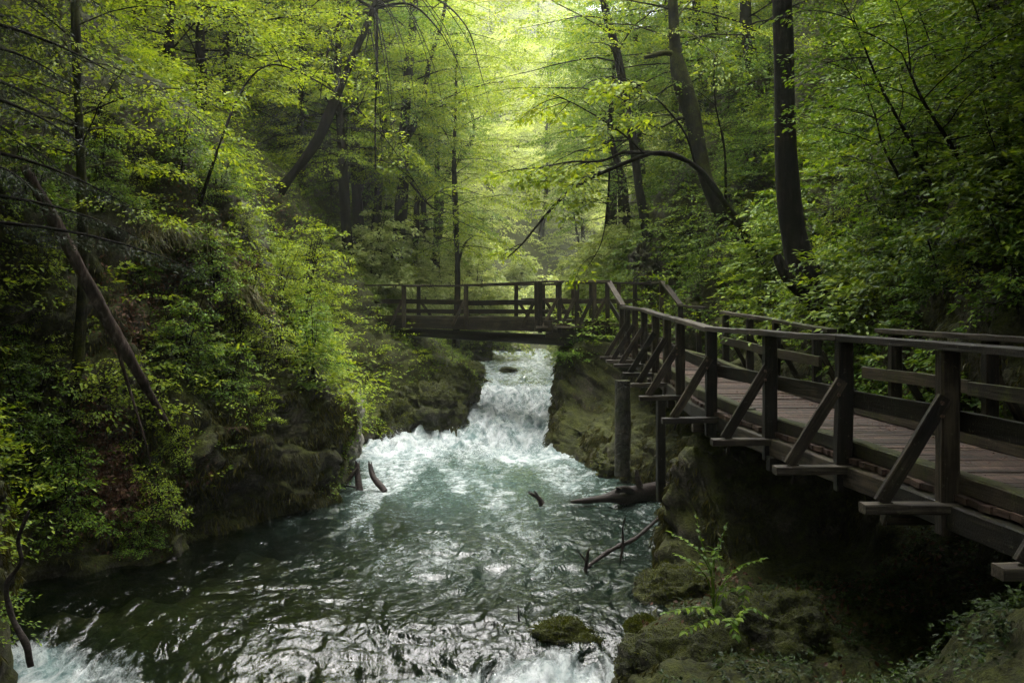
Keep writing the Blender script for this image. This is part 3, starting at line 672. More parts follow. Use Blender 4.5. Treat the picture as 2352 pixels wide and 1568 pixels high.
beam('mid_rail', (2.6, 26.5, ZL + .55), (2.88, 25.5, 3.22), .04, .14, M['wood'], ST)
beam('handrail', (4.0, 26.5, ZL + 1.13), (4.28, 25.3, 3.80), .15, .05, M['rail_wood'], ST)
beam('handrail', (4.26, 25.4, 3.78), (4.6, 23.6, 3.72), .14, .05, M['rail_wood'], ST)
beam('post', (4.28, 25.3, 2.5), (4.28, 25.3, 3.76), .12, .12, M['wood'], ST, up=(0, 1, 0))
beam('post', (4.5, 24.0, 2.5), (4.5, 24.0, 3.70), .12, .12, M['wood'], ST, up=(0, 1, 0))
for x in (1.3, 1.75, 2.25, 3.05, 3.5, 4.0):
    yb = 28.4
    beam('post', (x, yb if x < 3.9 else 26.6, ZL - .25), (x, yb if x < 3.9 else 26.6, ZL + 1.09), .115, .115, M['wood'], ST, up=(0, 1, 0))
    if x < 3.9: beam('brace', (x + .4, yb + .05, ZL - .05), (x + .04, yb + .04, ZL + .66), .09, .05, M['wood'], ST, up=(0, 1, 0))
beam('handrail', (1.2, 28.4, ZL + 1.12), (4.05, 28.4, ZL + 1.12), .14, .05, M['rail_wood'], ST)
beam('mid_rail', (1.2, 28.45, ZL + .6), (4.05, 28.45, ZL + .6), .04, .13, M['wood'], ST)
beam('handrail', (4.02, 28.4, ZL + 1.12), (4.0, 26.5, ZL + 1.12), .14, .05, M['rail_wood'], ST)
beam('kerb', (.9, 26.6, ZL + .06), (2.5, 26.6, ZL + .06), .1, .12, M['kerb_wood'], ST)
beam('kerb', (1.2, 28.3, ZL + .06), (3.9, 28.3, ZL + .06), .1, .12, M['kerb_wood'], ST)
beam('girder', (.9, 26.65, ZL - .22), (4.1, 26.65, ZL - .22), .2, .3, M['wood'], ST)
beam('girder', (1.2, 28.3, ZL - .22), (4.1, 28.3, ZL - .22), .2, .3, M['wood'], ST)

BR = thing('footbridge', (-1.6, 28.5, 3.2), 'dark timber footbridge with post and rail sides crossing the rapids', 'footbridge')
A = np.array([1.0, 26.35, ZL]); B = np.array([-4.75, 31.2, ZL + .02])      # river-facing edge, right end to left end
ax = norm(B - A); nb_ = norm(np.array([-ax[1], ax[0], 0])); nb_ = nb_ if nb_[1] > 0 else -nb_
Wd = 1.55; Lb = np.linalg.norm(B - A)
def bp(s, off, z): return A + ax * s + nb_ * off + np.array([0, 0, z])
ss = np.linspace(0, Lb, 8)
planks('deck', [bp(s, 0.03, 0)[:2] for s in ss], [bp(s, Wd - .03, 0)[:2] for s in ss], lambda y: ZL, BR, seed=5, over=.02)
planks('deck', [bp(-.02, 0.03, 0)[:2], (2.43, 26.56)], [bp(-.02, Wd - .03, 0)[:2], (2.43, 28.3)], lambda y: ZL - .004, BR, seed=6)
for off in (.0, Wd):
    beam('fascia', bp(-.1, off - .02 if off == 0 else off + .02, -.06), bp(Lb + .1, off - .02 if off == 0 else off + .02, -.06), .07, .30, M['wood'], BR)
    beam('kerb', bp(0, off + (.1 if off == 0 else -.1), .09), bp(Lb, off + (.1 if off == 0 else -.1), .09), .1, .14, M['kerb_wood'], BR)
m_ = MB(); q0, q1 = P(1325, 783, 26.6), P(865, 757, 31.4)
m_.tube(curve_pts([q0, (q0 + q1) / 2 + np.array([0, 0, -.02]), q1], 14), np.linspace(.15, .12, 14), 10, bump=.06)
m_.build('lower_beam', M['wood'], BR, origin=BR.location)
RF = empty_part('railing', BR); RF['label'] = 'downstream railing facing the camera'
RK = empty_part('railing', BR); RK['label'] = 'upstream railing behind the deck'
def s_at(px):        # station whose front edge shows at photo column px
    t = np.linspace(0, Lb, 400); pts = A + ax * t[:, None]; cx_ = 1176 + F * pts[:, 0] / pts[:, 1]
    return float(np.interp(-px, -cx_, t))
for px in (1237, 1075, 932):
    s = s_at(px); beam('post', bp(s, -.08, -.2), bp(s, -.08, 1.08), .13, .13, M['wood'], RF, up=(0, 1, 0))
    beam('brace', bp(s + .34, -.30, -.12), bp(s + .02, -.14, .62), .09, .05, M['wood'], RF, up=(0, 1, 0))
for px in (1180, 1116, 978, 888):
    s = s_at(px) + .25; beam('post', bp(s, Wd + .06, -.2), bp(s, Wd + .06, 1.06), .12, .12, M['wood'], RK, up=(0, 1, 0))
    beam('brace', bp(s - .42, Wd + .4, -.1), bp(s - .03, Wd + .1, .62), .09, .05, M['wood'], RK, up=(0, 1, 0))
beam('handrail', bp(.05, -.08, 1.11), bp(Lb * .5, -.08, 1.03), .13, .05, M['rail_wood'], RF)
beam('handrail', bp(Lb * .5, -.08, 1.03), bp(Lb + .3, -.08, 1.10), .13, .05, M['rail_wood'], RF)
beam('mid_rail', bp(.2, -.03, .56), bp(s_at(1075), -.03, .55), .05, .14, M['wood'], RF)
beam('mid_rail', bp(s_at(1075), -.03, .57), bp(Lb + .2, -.03, .60), .05, .14, M['wood'], RF)
beam('handrail', bp(.6, Wd + .06, 1.08), bp(Lb + .3, Wd + .06, 1.08), .13, .05, M['rail_wood'], RK)
beam('mid_rail', bp(.6, Wd, .30), bp(Lb + .2, Wd, .28), .05, .13, M['wood'], RK)
beam('mid_rail', bp(.6, Wd, .62), bp(Lb * .3, Wd, .62), .05, .13, M['wood'], RK)

# ------------------------------------------------------------------ rocks
def boulder(name, c, size, mat_, label, seed, sharp=.22, cat='rock', group=None, detail=64, rz=0.0):
    n1, n2 = detail, detail * 2
    th = np.linspace(0, math.pi, n1)[:, None]; ph = np.linspace(0, 2 * math.pi, n2, endpoint=False)[None]
    d = np.stack([np.sin(th) * np.cos(ph), np.sin(th) * np.sin(ph), np.cos(th) + 0 * ph], -1)
    r = 1 + sharp * fbm(d * 1.4 + seed, 3, seed) - sharp * .9 * np.abs(fbm(d * 2.6 + seed, 4, seed + 3)) + sharp * .25 * fbm(d * 9, 3, seed + 5)
    v = np.sign(d) * np.abs(d) ** .85 * r[..., None] * np.array(size)
    ca, sa = math.cos(rz), math.sin(rz); v = np.stack([v[..., 0] * ca - v[..., 1] * sa, v[..., 0] * sa + v[..., 1] * ca, v[..., 2]], -1)
    i = np.arange(n1 - 1)[:, None] * n2; j = np.arange(n2)[None]; j2 = (j + 1) % n2
    f = np.stack([i + j, i + n2 + j, i + n2 + j2, i + j2], -1).reshape(-1, 4)
    o = link(name, mesh_np(name, v.reshape(-1, 3), f, True), mat_); o.location = tuple(c)
    return tag(o, label, cat, group)
boulder('mossy_boulder', P(1545, 1375, 12.7) + [0.05, .3, -.1], (.50, .55, .42), M['rock_moss'], 'tall mossy boulder at the water edge below the timber boardwalk', 4, .2)
boulder('small_boulder', P(1475, 1440, 11.9), (.20, .2, .12), M['rock_moss'], 'smallest mossy stone sitting in the foam between two bigger boulders', 9, .2, detail=40)
boulder('mossy_boulder', P(1600, 1560, 10.1) + [0.05, 0, -.12], (.95, .7, .62), M['rock_moss'], 'broad moss covered boulder at bottom of the frame under boardwalk', 15, .2)
boulder('mossy_boulder', P(1760, 1500, 10.6), (.7, .8, .75), M['rock_moss'], 'dark rounded boulder leaning against the bank behind broad mossy boulder', 23, .2)
boulder('weir_stone', P(1295, 1420, 11.85) + [0, 0, -.23], (.46, .28, .22), M['rock_moss'], 'low mossy stone with water spilling over it in the foreground', 31, .25, detail=40)
boulder('midstream_stone', P(1168, 849, 36) + [0, 0, -.05], (.34, .4, .16), M['rock_moss'], 'small dark rounded stone midstream above the rapids', 35, .2, detail=40)
boulder('midstream_stone', P(1115, 880, 33.5) + [0, 0, -.08], (.42, .4, .16), M['rock_moss'], 'flat stone washed by water just upstream of the mossy ledge', 37, .2, detail=40)
boulder('ledge_boulder', P(1085, 850, 33) + [-.3, 0, -.1], (.75, .6, .35), M['rock_moss'], 'mossy rock jutting into the stream beyond the ledge', 38, .22, detail=48)
boulder('ledge_boulder', P(1090, 800, 41) + [-.2, 0, -.1], (1.0, .9, .55), M['rock_moss'], 'mossy rock under the bridge farthest upstream on left side', 39, .22, detail=48)
boulder('pale_rock', P(800, 1000, 22.6) + [-.35, .3, -.1], (.60, .9, 1.05), M['rock_pale'], 'pale grey limestone rock at the foot of left bank beside rapids', 42, .3, detail=80)
boulder('limestone_outcrop', P(1445, 605, 29.3) + [.5, .3, .1], (.42, .6, .6), M['rock'], 'pale limestone outcrop behind the landing railing', 44, .35, detail=70)
boulder('ledge_boulder', P(975, 945, 27.2) + [.1, .4, -.2], (1.0, .8, .95), M['rock_moss'], 'brown rock face of the ledge standing left of the white rapids', 46, .3, detail=70)
boulder('ledge_boulder', P(1050, 900, 28.4) + [-.1, .5, -.05], (.75, .7, .75), M['rock_moss'], 'moss covered point of the ledge next to the fall', 48, .28, detail=70)
boulder('mossy_boulder', P(905, 985, 26.4) + [0, .5, -.1], (.55, .6, .8), M['rock_moss'], 'brown boulder between pale limestone rock and the ledge', 50, .3, detail=60)
boulder('buttress_rock', P(1290, 1000, 25.6) + [.45, .4, -.1], (.75, .8, .95), M['rock_moss'], 'mossy rock foot of the buttress under the landing', 52, .28, detail=70)
boulder('buttress_rock', P(1440, 1070, 22) + [.1, .3, -.1], (.85, .8, .5), M['rock_moss'], 'low mossy rock at waterline beside the concrete pillar', 54, .28, detail=60)
boulder('bank_rock', P(1590, 1230, 15.6) + [.45, .2, 0], (.75, .9, .85), M['rock_moss'], 'dark mossy rock under the boardwalk beside thin wooden pillar', 56, .3, detail=60)

def fuzz(o, n, size, seed, mat_='moss_tuft', up=.05):
    me = o.data; v = np.zeros(len(me.vertices) * 3, np.float32); me.vertices.foreach_get('co', v); nn = np.zeros(len(me.vertices) * 3, np.float32); me.vertex_normals.foreach_get('vector', nn)
    v = v.reshape(-1, 3); nn = nn.reshape(-1, 3); rg = np.random.RandomState(seed)
    a = rg.randint(0, len(v), n); q = v[a] + rg.normal(0, .012, (n, 3)); w = nn[a]
    ok = (w[:, 2] + .9 * fbm(q * 2.2, 4, seed) > up) & (rg.uniform(0, 1, n) < np.sqrt(np.clip((v[a, 0] / np.abs(v[:, 0]).max()) ** 2 + (v[a, 1] / np.abs(v[:, 1]).max()) ** 2, .05, 1))); q, w = q[ok], w[ok]; n = len(q)
    L = Leaves(); L.add(q, w + rg.normal(0, .5, (n, 3)) + np.array([0, 0, .1]), rg.normal(0, 1, (n, 3)), rg.uniform(size[0], size[1], n))
    c = link('moss', L.mesh('moss', (np.array([[0, .18, 0], [.5, .16, .05], [1, 0, -.12], [.4, -.18, .02]]), LEAF4[1])), M[mat_], o); c['kind'] = 'stuff'; return c
for o in [o for o in bpy.data.objects if o.name.startswith(('mossy_boulder', 'small_boulder', 'weir_stone', 'bank_rock', 'buttress_rock', 'ledge_boulder'))]:
    near_ = o.location[1] < 17; fuzz(o, 16000 if near_ else 9000, (.012, .034) if near_ else (.03, .07), len(o.name) + int(abs(o.location[0]) * 100))

# ------------------------------------------------------------------ driftwood
def stick(name, ctrl, r, label, mat_='driftwood', side=(), cat='driftwood', sides=11, n=30, bumpv=.35, extra=None):
    pts = curve_pts(ctrl, n); org = pts[0].copy(); m = MB()
    m.tube(pts - org, np.linspace(r[0], r[1], n) if len(r) == 2 else np.interp(np.linspace(0, 1, n), np.linspace(0, 1, len(r)), r), sides, bump=bumpv, seed=len(label), jag=1.0)
    o = m.build(name, M[mat_]); o.location = tuple(org); tag(o, label, cat)
    for nm, c2, r2 in side:
        b = MB(); pp = curve_pts(c2, 10); b.tube(pp - org, np.linspace(r2[0], r2[1], 10), 7, bump=bumpv, jag=1.2); b.build(nm, M[mat_], o)
    return o
dl = 19.0
stick('driftwood_log', [P(1310, 1152, 18.6), P(1370, 1147, 18.7), P(1430, 1138, 18.8), P(1500, 1130, 19.2), P(1560, 1125, 19.8)], (.03, .10, .20, .23, .24), 'smooth dark brown driftwood log lying at the waterline against the pillar', n=30, sides=14,
      side=[('stub', [P(1470, 1118, 18.9), P(1464, 1100, 18.9), P(1462, 1085, 18.9)], (.06, .03)), ('stub', [P(1450, 1128, 18.75), P(1432, 1122, 18.5), P(1424, 1124, 18.4)], (.09, .06))])
stick('driftwood_snag', [P(1245, 1158, 18.7), P(1236, 1143, 18.7), P(1218, 1132, 18.7)], (.08, .05, .03), 'short splintered snag poking out of the pool midstream',
      side=[('splinter', [P(1240, 1146, 18.7), P(1232, 1134, 18.7), P(1229, 1129, 18.7)], (.03, .01))])
stick('fallen_branch', [P(1340, 1308, 14.4), P(1400, 1265, 14.7), P(1460, 1235, 15.0), P(1512, 1190, 15.4)], (.025, .035, .03), 'thin bare branch slanting from the water up to the right bank',
      side=[('twig', [P(1432, 1255, 14.8), P(1430, 1215, 14.8), P(1438, 1182, 14.8)], (.02, .006)), ('twig', [P(1432, 1250, 14.8), P(1424, 1290, 14.75)], (.03, .02)), ('twig', [P(1345, 1318, 14.3), P(1350, 1270, 14.3), P(1355, 1262, 14.3)], (.03, .01)), ('twig', [P(1347, 1290, 14.3), P(1325, 1262, 14.3)], (.015, .006))])
stick('upright_snag', [P(826, 1128, 20.4), P(822, 1095, 20.5), P(822, 1065, 20.6)], (.07, .05), 'dark upright snag with a leaning fork beside pale limestone rock',
      side=[('fork', [P(790, 1118, 20.3), P(805, 1095, 20.4), P(820, 1075, 20.5)], (.045, .03)), ('twig', [P(785, 1112, 20.3), P(815, 1118, 20.3)], (.03, .02))])
stick('curved_snag', [P(885, 1128, 20.2), P(868, 1110, 20.3), P(855, 1090, 20.4), P(850, 1068, 20.5)], (.05, .065, .06, .05), 'curved dark snag rising from foam at the pool edge')
stick('twisted_branch', [P(70, 1530, 9.6), P(60, 1480, 9.6), P(28, 1420, 9.6), P(15, 1345, 9.6), P(48, 1290, 9.6), P(42, 1240, 9.6), P(66, 1175, 9.6)], (.032, .037, .03, .028, .022, .015), 'bare twisted branch hanging into the foam at bottom left', n=40)
stick('weir_twig', [P(1192, 1425, 11.6), P(1190, 1390, 11.6)], (.014, .008), 'thin dark twig stuck upright in water in the foreground', sides=6, n=6)

# leaning dead trunk on the left bank
stick('dead_trunk', [P(55, 380, 13.6), P(120, 500, 13.8), P(190, 630, 14.1), P(262, 762, 14.5), P(330, 880, 14.9), P(388, 985, 15.4)], (.06, .085, .09, .09, .075, .05), 'bare broken dead trunk leaning down the left bank', 'bark_dead', n=60, sides=12, cat='dead tree', bumpv=.3,
      side=[('stub', [P(262, 770, 14.5), P(290, 870, 14.6), P(330, 1000, 14.7), P(345, 1060, 14.8)], (.03, .010))])

# ------------------------------------------------------------------ trees
def make_tree(name, ctrl, radii, label, bark, leafm, seed, limbs=0, t0=.3, t1=1.0, length=3.0, leaf=.08, dens=40, el=.35, droop=.5, extra=(), group=None, cat='tree', sub=7, sides=12, extra_leaf=True, shape=None, azr=None, tmpl=LEAF4, n=40, padw=.3):
    rng = np.random.RandomState(seed)
    pts = curve_pts(ctrl, n); r = np.interp(np.linspace(0, 1, n), np.linspace(0, 1, len(radii)), radii)
    org = pts[0].copy()
    root = thing(name, org, label, cat, group)
    tb = MB(); q_ = np.linspace(0, 1, n); r = r * (1 + .45 * np.exp(-q_ * 26)) * (1 + .08 * fbm(np.stack([q_ * 14, q_ * 0 + seed, q_ * 0], -1), 3, seed)); tb.tube(pts - org, r, sides, bump=.2, seed=seed)
    L = Leaves(); bb = MB()
    for e in extra:         # explicit boughs: (ctrl, (r0,r1), leafiness 0..1)
        ep = curve_pts(e[0], 22); tb.tube(ep - org, np.linspace(e[1][0], e[1][1], 22), 8, bump=.12, seed=seed + 1)
        if len(e) > 2 and e[2] > 0:
            for k in range(int(e[2])):
                u = rng.uniform(.25, 1); q = u * 20; i_ = int(q); s = ep[i_]; t = norm(ep[i_ + 1] - ep[i_])
                limb(bb, L, rng, s - org, math.atan2(t[1], t[0]) + rng.choice([-1, 1]) * rng.uniform(.3, 1.2), rng.uniform(-.1, .35), length * rng.uniform(.18, .4), .010, leaf, dens, sub=6, droop=droop)
    for k in range(limbs):
        t = t0 + (t1 - t0) * (k + rng.uniform(0, 1)) / limbs; q = t * (n - 1); i_ = min(int(q), n - 2)
        s = pts[i_] + (pts[i_ + 1] - pts[i_]) * (q - i_); az = (k * 2.4 + rng.uniform(-.5, .5)) if azr is None else rng.uniform(*azr)
        tt = (t - t0) / max(.01, t1 - t0); f = (.5 + .6 * math.sin(math.pi * (.22 + .7 * tt))) if shape is None else shape(tt)
        limb(bb, L, rng, s - org, az, el + .45 * tt + rng.normal(0, .18), length * f * rng.uniform(.7, 1.2), max(.010, r[i_] * .21), leaf, dens, sub=sub, droop=droop, padw=padw)
    if bb.v: 
        tb.v += [x for x in bb.v]; tb.f += [x + tb.n for x in bb.f]; tb.n += bb.n
    tb.build('trunk', M[bark], root)
    if L.p: link('crown', L.mesh('crown', tmpl), M[leafm], root)
    return root, L.count()

def bank_point(G, Y, z):
    """point of a bank sheet nearest to height z in the row at Y"""
    i_ = int(np.argmin(np.abs(G[:, 0, 1] - Y))); j_ = int(np.argmin(np.abs(G[i_, 20:, 2] - z))) + 20; return G[i_, j_]

total = 0
# T1 tall dark trunk by the boardwalk
d = 18.0
r_, c_ = make_tree('tall_tree', [P(1915, 745, 17.3), P(1872, 668, 17.6), P(1830, 575, d - .1), P(1806, 400, d), P(1801, 200, d), P(1797, 0, d), P(1790, -400, d), P(1785, -900, d), P(1780, -1500, d + .5)], (.30, .27, .235, .20, .185, .175, .16, .12, .05),
    'tall dark straight trunk with a bent mossy foot beside the boardwalk', 'bark', 'leaf_mid', 101, limbs=26, t0=.66, t1=1, length=5.5, leaf=.12, dens=42, extra=[([P(1890, 715, 17.25), P(1838, 668, 17.3), P(1806, 632, 17.35), P(1784, 588, 17.45)], (.15, .085)), ]); total += c_
# T2 mossy snag trunk with stub
d = 25.6
r_, c_ = make_tree('mossy_tree', [P(1665, 500, d + .3), P(1625, 420, d), P(1606, 345, d), P(1590, 265, d), P(1566, 190, d), P(1551, 115, d), P(1545, 0, d), P(1538, -300, d), P(1530, -800, d)], (.25, .19, .18, .2, .2, .16, .14, .1, .04),
    'leaning mossy tree with a broken stub branch pointing toward the river', 'bark_moss', 'leaf_fresh', 102, limbs=16, t0=.62, length=4, leaf=.085, dens=60,
    extra=[([P(1556, 126, d), P(1525, 122, d - .1), P(1480, 133, d - .2)], (.10, .06)), ([P(1594, 275, d), P(1560, 272, d), P(1520, 292, d - .2)], (.06, .03))]); total += c_
# T3 long low bough reaching over the bridge
r_, c_ = make_tree('riverside_maple', [P(1760, 620, 23.6), P(1705, 530, 22.6), P(1640, 432, 21.2), P(1600, 385, 20.3), P(1545, 356, 20.1), P(1490, 352, 20), P(1430, 350, 19.9)], (.11, .09, .075, .062, .055, .05, .04),
    'slender dark tree arching a long low bough over the water before the bridge', 'bark', 'leaf_fresh', 103, limbs=0, length=3.0, leaf=.115, dens=34, tmpl=LEAF8,
    extra=[([P(1492, 353, 20), P(1452, 368, 19.9), P(1405, 388, 19.8), P(1345, 415, 19.7), P(1290, 455, 19.6), P(1240, 510, 19.5), P(1200, 560, 19.4), P(1165, 592, 19.4)], (.05, .012), 9),
           ([P(1430, 350, 19.9), P(1380, 370, 19.8), P(1310, 372, 19.7), P(1240, 385, 19.6), P(1165, 392, 19.5)], (.03, .008), 9),
           ([P(1480, 352, 19.9), P(1420, 300, 19.8), P(1340, 250, 19.7), P(1270, 215, 19.6)], (.025, .008), 9),
           ([P(1400, 395, 19.8), P(1395, 480, 19.8), P(1380, 560, 19.8), P(1345, 620, 19.8)], (.02, .006), 2),
           ([P(1600, 385, 20.3), P(1570, 300, 20.2), P(1500, 220, 20), P(1420, 170, 19.8)], (.03, .008), 8)]); total += c_
# T4
d = 30.3
r_, c_ = make_tree('slim_tree', [P(1492, 560, d), P(1480, 500, d), P(1466, 420, d), P(1455, 330, d), P(1432, 200, d), P(1414, 110, d), P(1388, 10, d), P(1360, -160, d), P(1350, -500, d)], (.17, .15, .14, .135, .13, .125, .115, .09, .04),
    'slim curving tree growing from the rocks just behind the landing', 'bark', 'leaf_fresh', 104, limbs=26, t0=.35, length=4.2, leaf=.09, dens=64, el=.2); total += c_
# T5 left leaning
d = 28.4
r_, c_ = make_tree('leaning_tree', [P(640, 440, d), P(700, 365, d), P(735, 310, d), P(775, 215, d), P(822, 105, d), P(856, 25, d), P(890, -90, d), P(930, -300, d)], (.15, .14, .13, .125, .115, .10, .075, .04),
    'dark tree leaning right from the left bank with bare drooping twigs', 'bark', 'leaf_fresh', 105, limbs=10, t0=.7, length=4, leaf=.08, dens=45, el=.25,
    extra=[([P(852, 30, d), P(790, 40, d), P(750, 130, d - .5), P(735, 230, d - 1)], (.05, .01), 2), ([P(856, 20, d), P(940, 10, d - .5), P(1000, 60, d - 1), P(1050, 140, d - 1.5)], (.05, .006), 0), ([P(860, 10, d), P(980, -10, d), P(1070, 60, d - 1), P(1110, 190, d - 1)], (.045, .006), 0),
           ([P(866, 20, d), P(866, 130, d - .3), P(862, 260, d - .3), P(862, 390, d - .3)], (.04, .02), 0), ([P(845, 40, d), P(870, 170, d - .8), P(885, 300, d - .8)], (.02, .006), 0), ([P(858, 20, d), P(770, -20, d), P(700, 30, d)], (.05, .01), 3)] + [([P(858, 18, d), P(858 + (x - 858) * .35, y0, d - .6), P(858 + (x - 858) * .8, (y0 + y) * .5 - 10, d - 1.2), P(x, y, d - 1.6)], (.022, .003), 0) for x, y, y0 in ((905, 330, 60), (930, 210, 10), (960, 300, 20), (1000, 250, -20), (1030, 330, -10), (1060, 180, -40), (1090, 300, -30), (1130, 260, -50), (800, 330, 120), (770, 200, 30), (740, 280, 20), (905, 420, 90), (880, 470, 150))]); total += c_
# T6 centre left, forked
d = 37.0
r_, c_ = make_tree('forked_tree', [P(905, 700, d), P(912, 580, d), P(924, 440, d), P(926, 330, d), P(935, 200, d), P(948, 60, d), P(955, -100, d), P(960, -400, d)], (.27, .24, .23, .22, .19, .16, .12, .05),
    'stout forked tree standing behind the left end of footbridge', 'bark', 'leaf_fresh', 106, limbs=30, t0=.48, length=4.6, leaf=.10, dens=60, el=.25, droop=.7,
    extra=[([P(926, 330, d), P(950, 290, d), P(972, 240, d), P(985, 150, d), P(1015, 50, d), P(1040, -80, d)], (.15, .05), 8), ([P(930, 300, d), P(1000, 250, d - 1), P(1080, 230, d - 2)], (.06, .012), 8), ([P(935, 410, d), P(985, 470, d - 1), P(1020, 490, d - 1)], (.05, .012), 3)]); total += c_
# T7 thin
d = 39.0
r_, c_ = make_tree('thin_tree', [P(1047, 800, d), P(1051, 650, d), P(1047, 500, d), P(1043, 380, d), P(1046, 260, d), P(1050, 100, d)], (.13, .11, .1, .09, .07, .03),
    'thin upright tree rising behind the middle of footbridge', 'bark', 'leaf_fresh', 107, limbs=30, t0=.3, length=3.4, leaf=.095, dens=60, el=.15, droop=.6, extra=[([P(1050, 610, d), P(1068, 560, d), P(1090, 540, d)], (.06, .02), 3)]); total += c_
# back trunks
for k, (x0, x1, y0, d, rr, lab) in enumerate([(836, 852, 480, 44, .2, 'straight trunk seen between leaning tree and forked tree'), (790, 770, 420, 40, .17, 'slender trunk just left of leaning tree top'), (1000, 995, 640, 48, .16, 'faint slender trunk between forked tree and thin tree'),
        (965, 975, 680, 46, .14, 'faint trunk close behind the forked tree'), (1612, 1600, 300, 34, .17, 'dark trunk right of the broken stub tree'), (1725, 1712, 260, 29, .19, 'dark trunk high on slope between mossy tree and tall trunk'),
        (380, 392, 330, 24, .14, 'slender dark trunk among yellow green leaves on upper left'), (455, 462, 330, 26, .15, 'dark trunk right of slender upper left trunk')]):
    r_, c_ = make_tree('slender_tree', [P(x0, y0, d), P((x0 * 2 + x1) / 3 + 6, y0 * .6, d), P((x0 + x1 * 2) / 3, y0 * .3, d), P(x1, 0, d), P(x1 + 8, -300, d), P(x1 + 10, -600, d)], (rr, rr * .92, rr * .85, rr * .75, rr * .5, .03),
        lab, 'bark', 'leaf_fresh' if k != 5 else 'leaf_mid', 120 + k, limbs=26, t0=.2, length=3.6, leaf=.085, dens=62, el=.2); total += c_
# T9 mossy slender trunk far left
d = 15.0
r_, c_ = make_tree('mossy_sapling', [P(172, 940, d), P(182, 800, d), P(190, 620, d), P(188, 430, d), P(180, 250, d), P(172, 0, d), P(168, -300, d)], (.10, .085, .08, .075, .07, .06, .03),
    'slender mossy trunk standing behind the leaning dead trunk', 'bark_moss', 'leaf_fresh', 140, limbs=22, t0=.45, length=2.6, leaf=.07, dens=65, el=.15); total += c_

# conifer with drooping dark twigs, upper left
def conifer(name, base, h, label, seed, rad=2.6, group=None, low=.12):
    rng = np.random.RandomState(seed); root = thing(name, base, label, 'conifer', group)
    tb = MB(); tb.tube(np.array([[0, 0, 0], [.05, 0, h * .5], [0, .05, h]]), [.16, .1, .02], 9)
    L = Leaves()
    nl = 70
    for k in range(nl):
        t = low + (1 - low) * (k + rng.uniform()) / nl; s = np.array([0, 0, t * h]); ln = rad * (1.05 - t) * rng.uniform(.8, 1.15) + .2
        az = k * 2.4 + rng.uniform(-.3, .3); e = rng.uniform(-.25, .1)
        pts = [s]
        for q in range(6):
            e -= .07; pts.append(pts[-1] + ln / 6 * np.array([math.cos(az) * math.cos(e), math.sin(az) * math.cos(e), math.sin(e)]))
        pts = np.array(pts); tb.tube(pts, np.linspace(.03, .004, 7), 4, caps=False)
        for u in np.linspace(.15, 1, int(ln * 9)):
            i_ = min(int(u * 6), 5); p = pts[i_] + (pts[i_ + 1] - pts[i_]) * (u * 6 - i_); t_ = norm(pts[i_ + 1] - pts[i_]); sd_ = norm(np.cross(UP, t_))
            for sg in (-1, 1):
                tl = (.12 + .34 * (1 - u) * ln / rad + .1) * rng.uniform(.7, 1.2); dv = norm(t_ * .75 + sd_ * sg * .8 + np.array([0, 0, -.55]))
                n = int(tl * 65); uu = rng.uniform(0, 1, n)
                L.add(p + dv * (uu * tl)[:, None], dv + rng.normal(0, .6, (n, 3)), rng.normal(0, 1, (n, 3)), rng.uniform(.04, .075, n))
    tb.build('trunk', M['bark'], root); link('crown', L.mesh('crown', (np.array([[0, 0, 0], [.5, .09, 0], [1, 0, 0], [.5, -.09, 0]]), LEAF4[1])), M['needles'], root)
    return root
con = conifer('conifer', P(-80, 720, 12.5), 9.5, 'dark drooping conifer at far left edge', 201, 2.8)
copy_thing(con, P(690, 400, 33), 1.0, .8, 'dark conifer half hidden behind the leaning tree')
copy_thing(con, P(520, 330, 31), 2.2, .9, 'dark conifer on the upper left slope among fresh leaves')
copy_thing(con, P(60, 330, 20), 3.1, 1.2, 'dark conifer standing higher up behind far left conifer')

# bright young shrubs
def shrub_proto(name, seed, h, leafm, leaf, dens, label, cat='shrub', nst=4, lean=(0, 0), length=1.1, tmpl=LEAF4, group=None, limbs=13, el=.15):
    rng = np.random.RandomState(seed); root = thing(name, (0, 0, 0), label, cat, group); tb = MB(); L = Leaves()
    for s_ in range(nst):
        a = rng.uniform(0, 6.28); hh = h * rng.uniform(.6, 1)
        c = [np.array([0, 0, -.15]), np.array([math.cos(a) * .12 * hh + lean[0] * .3, math.sin(a) * .12 * hh + lean[1] * .3, hh * .45]), np.array([math.cos(a) * .3 * hh + lean[0], math.sin(a) * .3 * hh + lean[1], hh])]
        pts = curve_pts(c, 14); tb.tube(pts, np.linspace(.012 + .006 * h, .004, 14), 5)
        for k in range(limbs):
            u = .2 + .8 * (k + rng.uniform()) / limbs; p = pts[min(int(u * 13), 13)]
            limb(tb, L, rng, p, k * 2.4 + rng.uniform(-.6, .6), el + rng.normal(0, .15), length * h / 3 * (1.15 - .65 * u) * rng.uniform(.7, 1.3), .008, leaf, dens, sub=5, droop=.5, sides=3, padw=.32)
    tb.build('stems', M['bark'], root); link('leaves', L.mesh('leaves', tmpl), M[leafm], root)
    return root
sh_a = shrub_proto('leafy_shrub', 301, 3.4, 'leaf_fresh', .075, 55, 'bright yellow green young shrub left of the footbridge end', nst=5, lean=(.95, -.2), length=1.05)
sh_a.location = tuple(bank_point(LG, 22.6, 3.3)); sh_a.scale = (.9,) * 3
c2 = copy_thing(sh_a, bank_point(LG, 20.4, 3.6), .5, .55, 'smaller bright shrub on the bank crest left of big bright shrub')
c3 = copy_thing(sh_a, bank_point(LG, 24.2, 2.6), -.4, .48, 'low bright shrub spreading below the left bridge end')
c4 = copy_thing(sh_a, bank_point(LG, 21.6, 2.0), .2, .38, 'small bright shrub overhanging the pale limestone rock')
sh_b = shrub_proto('bank_shrub', 302, 2.0, 'leaf_mid', .07, 60, 'green shrub', nst=4, length=1.3, group='shrubs on the river banks')
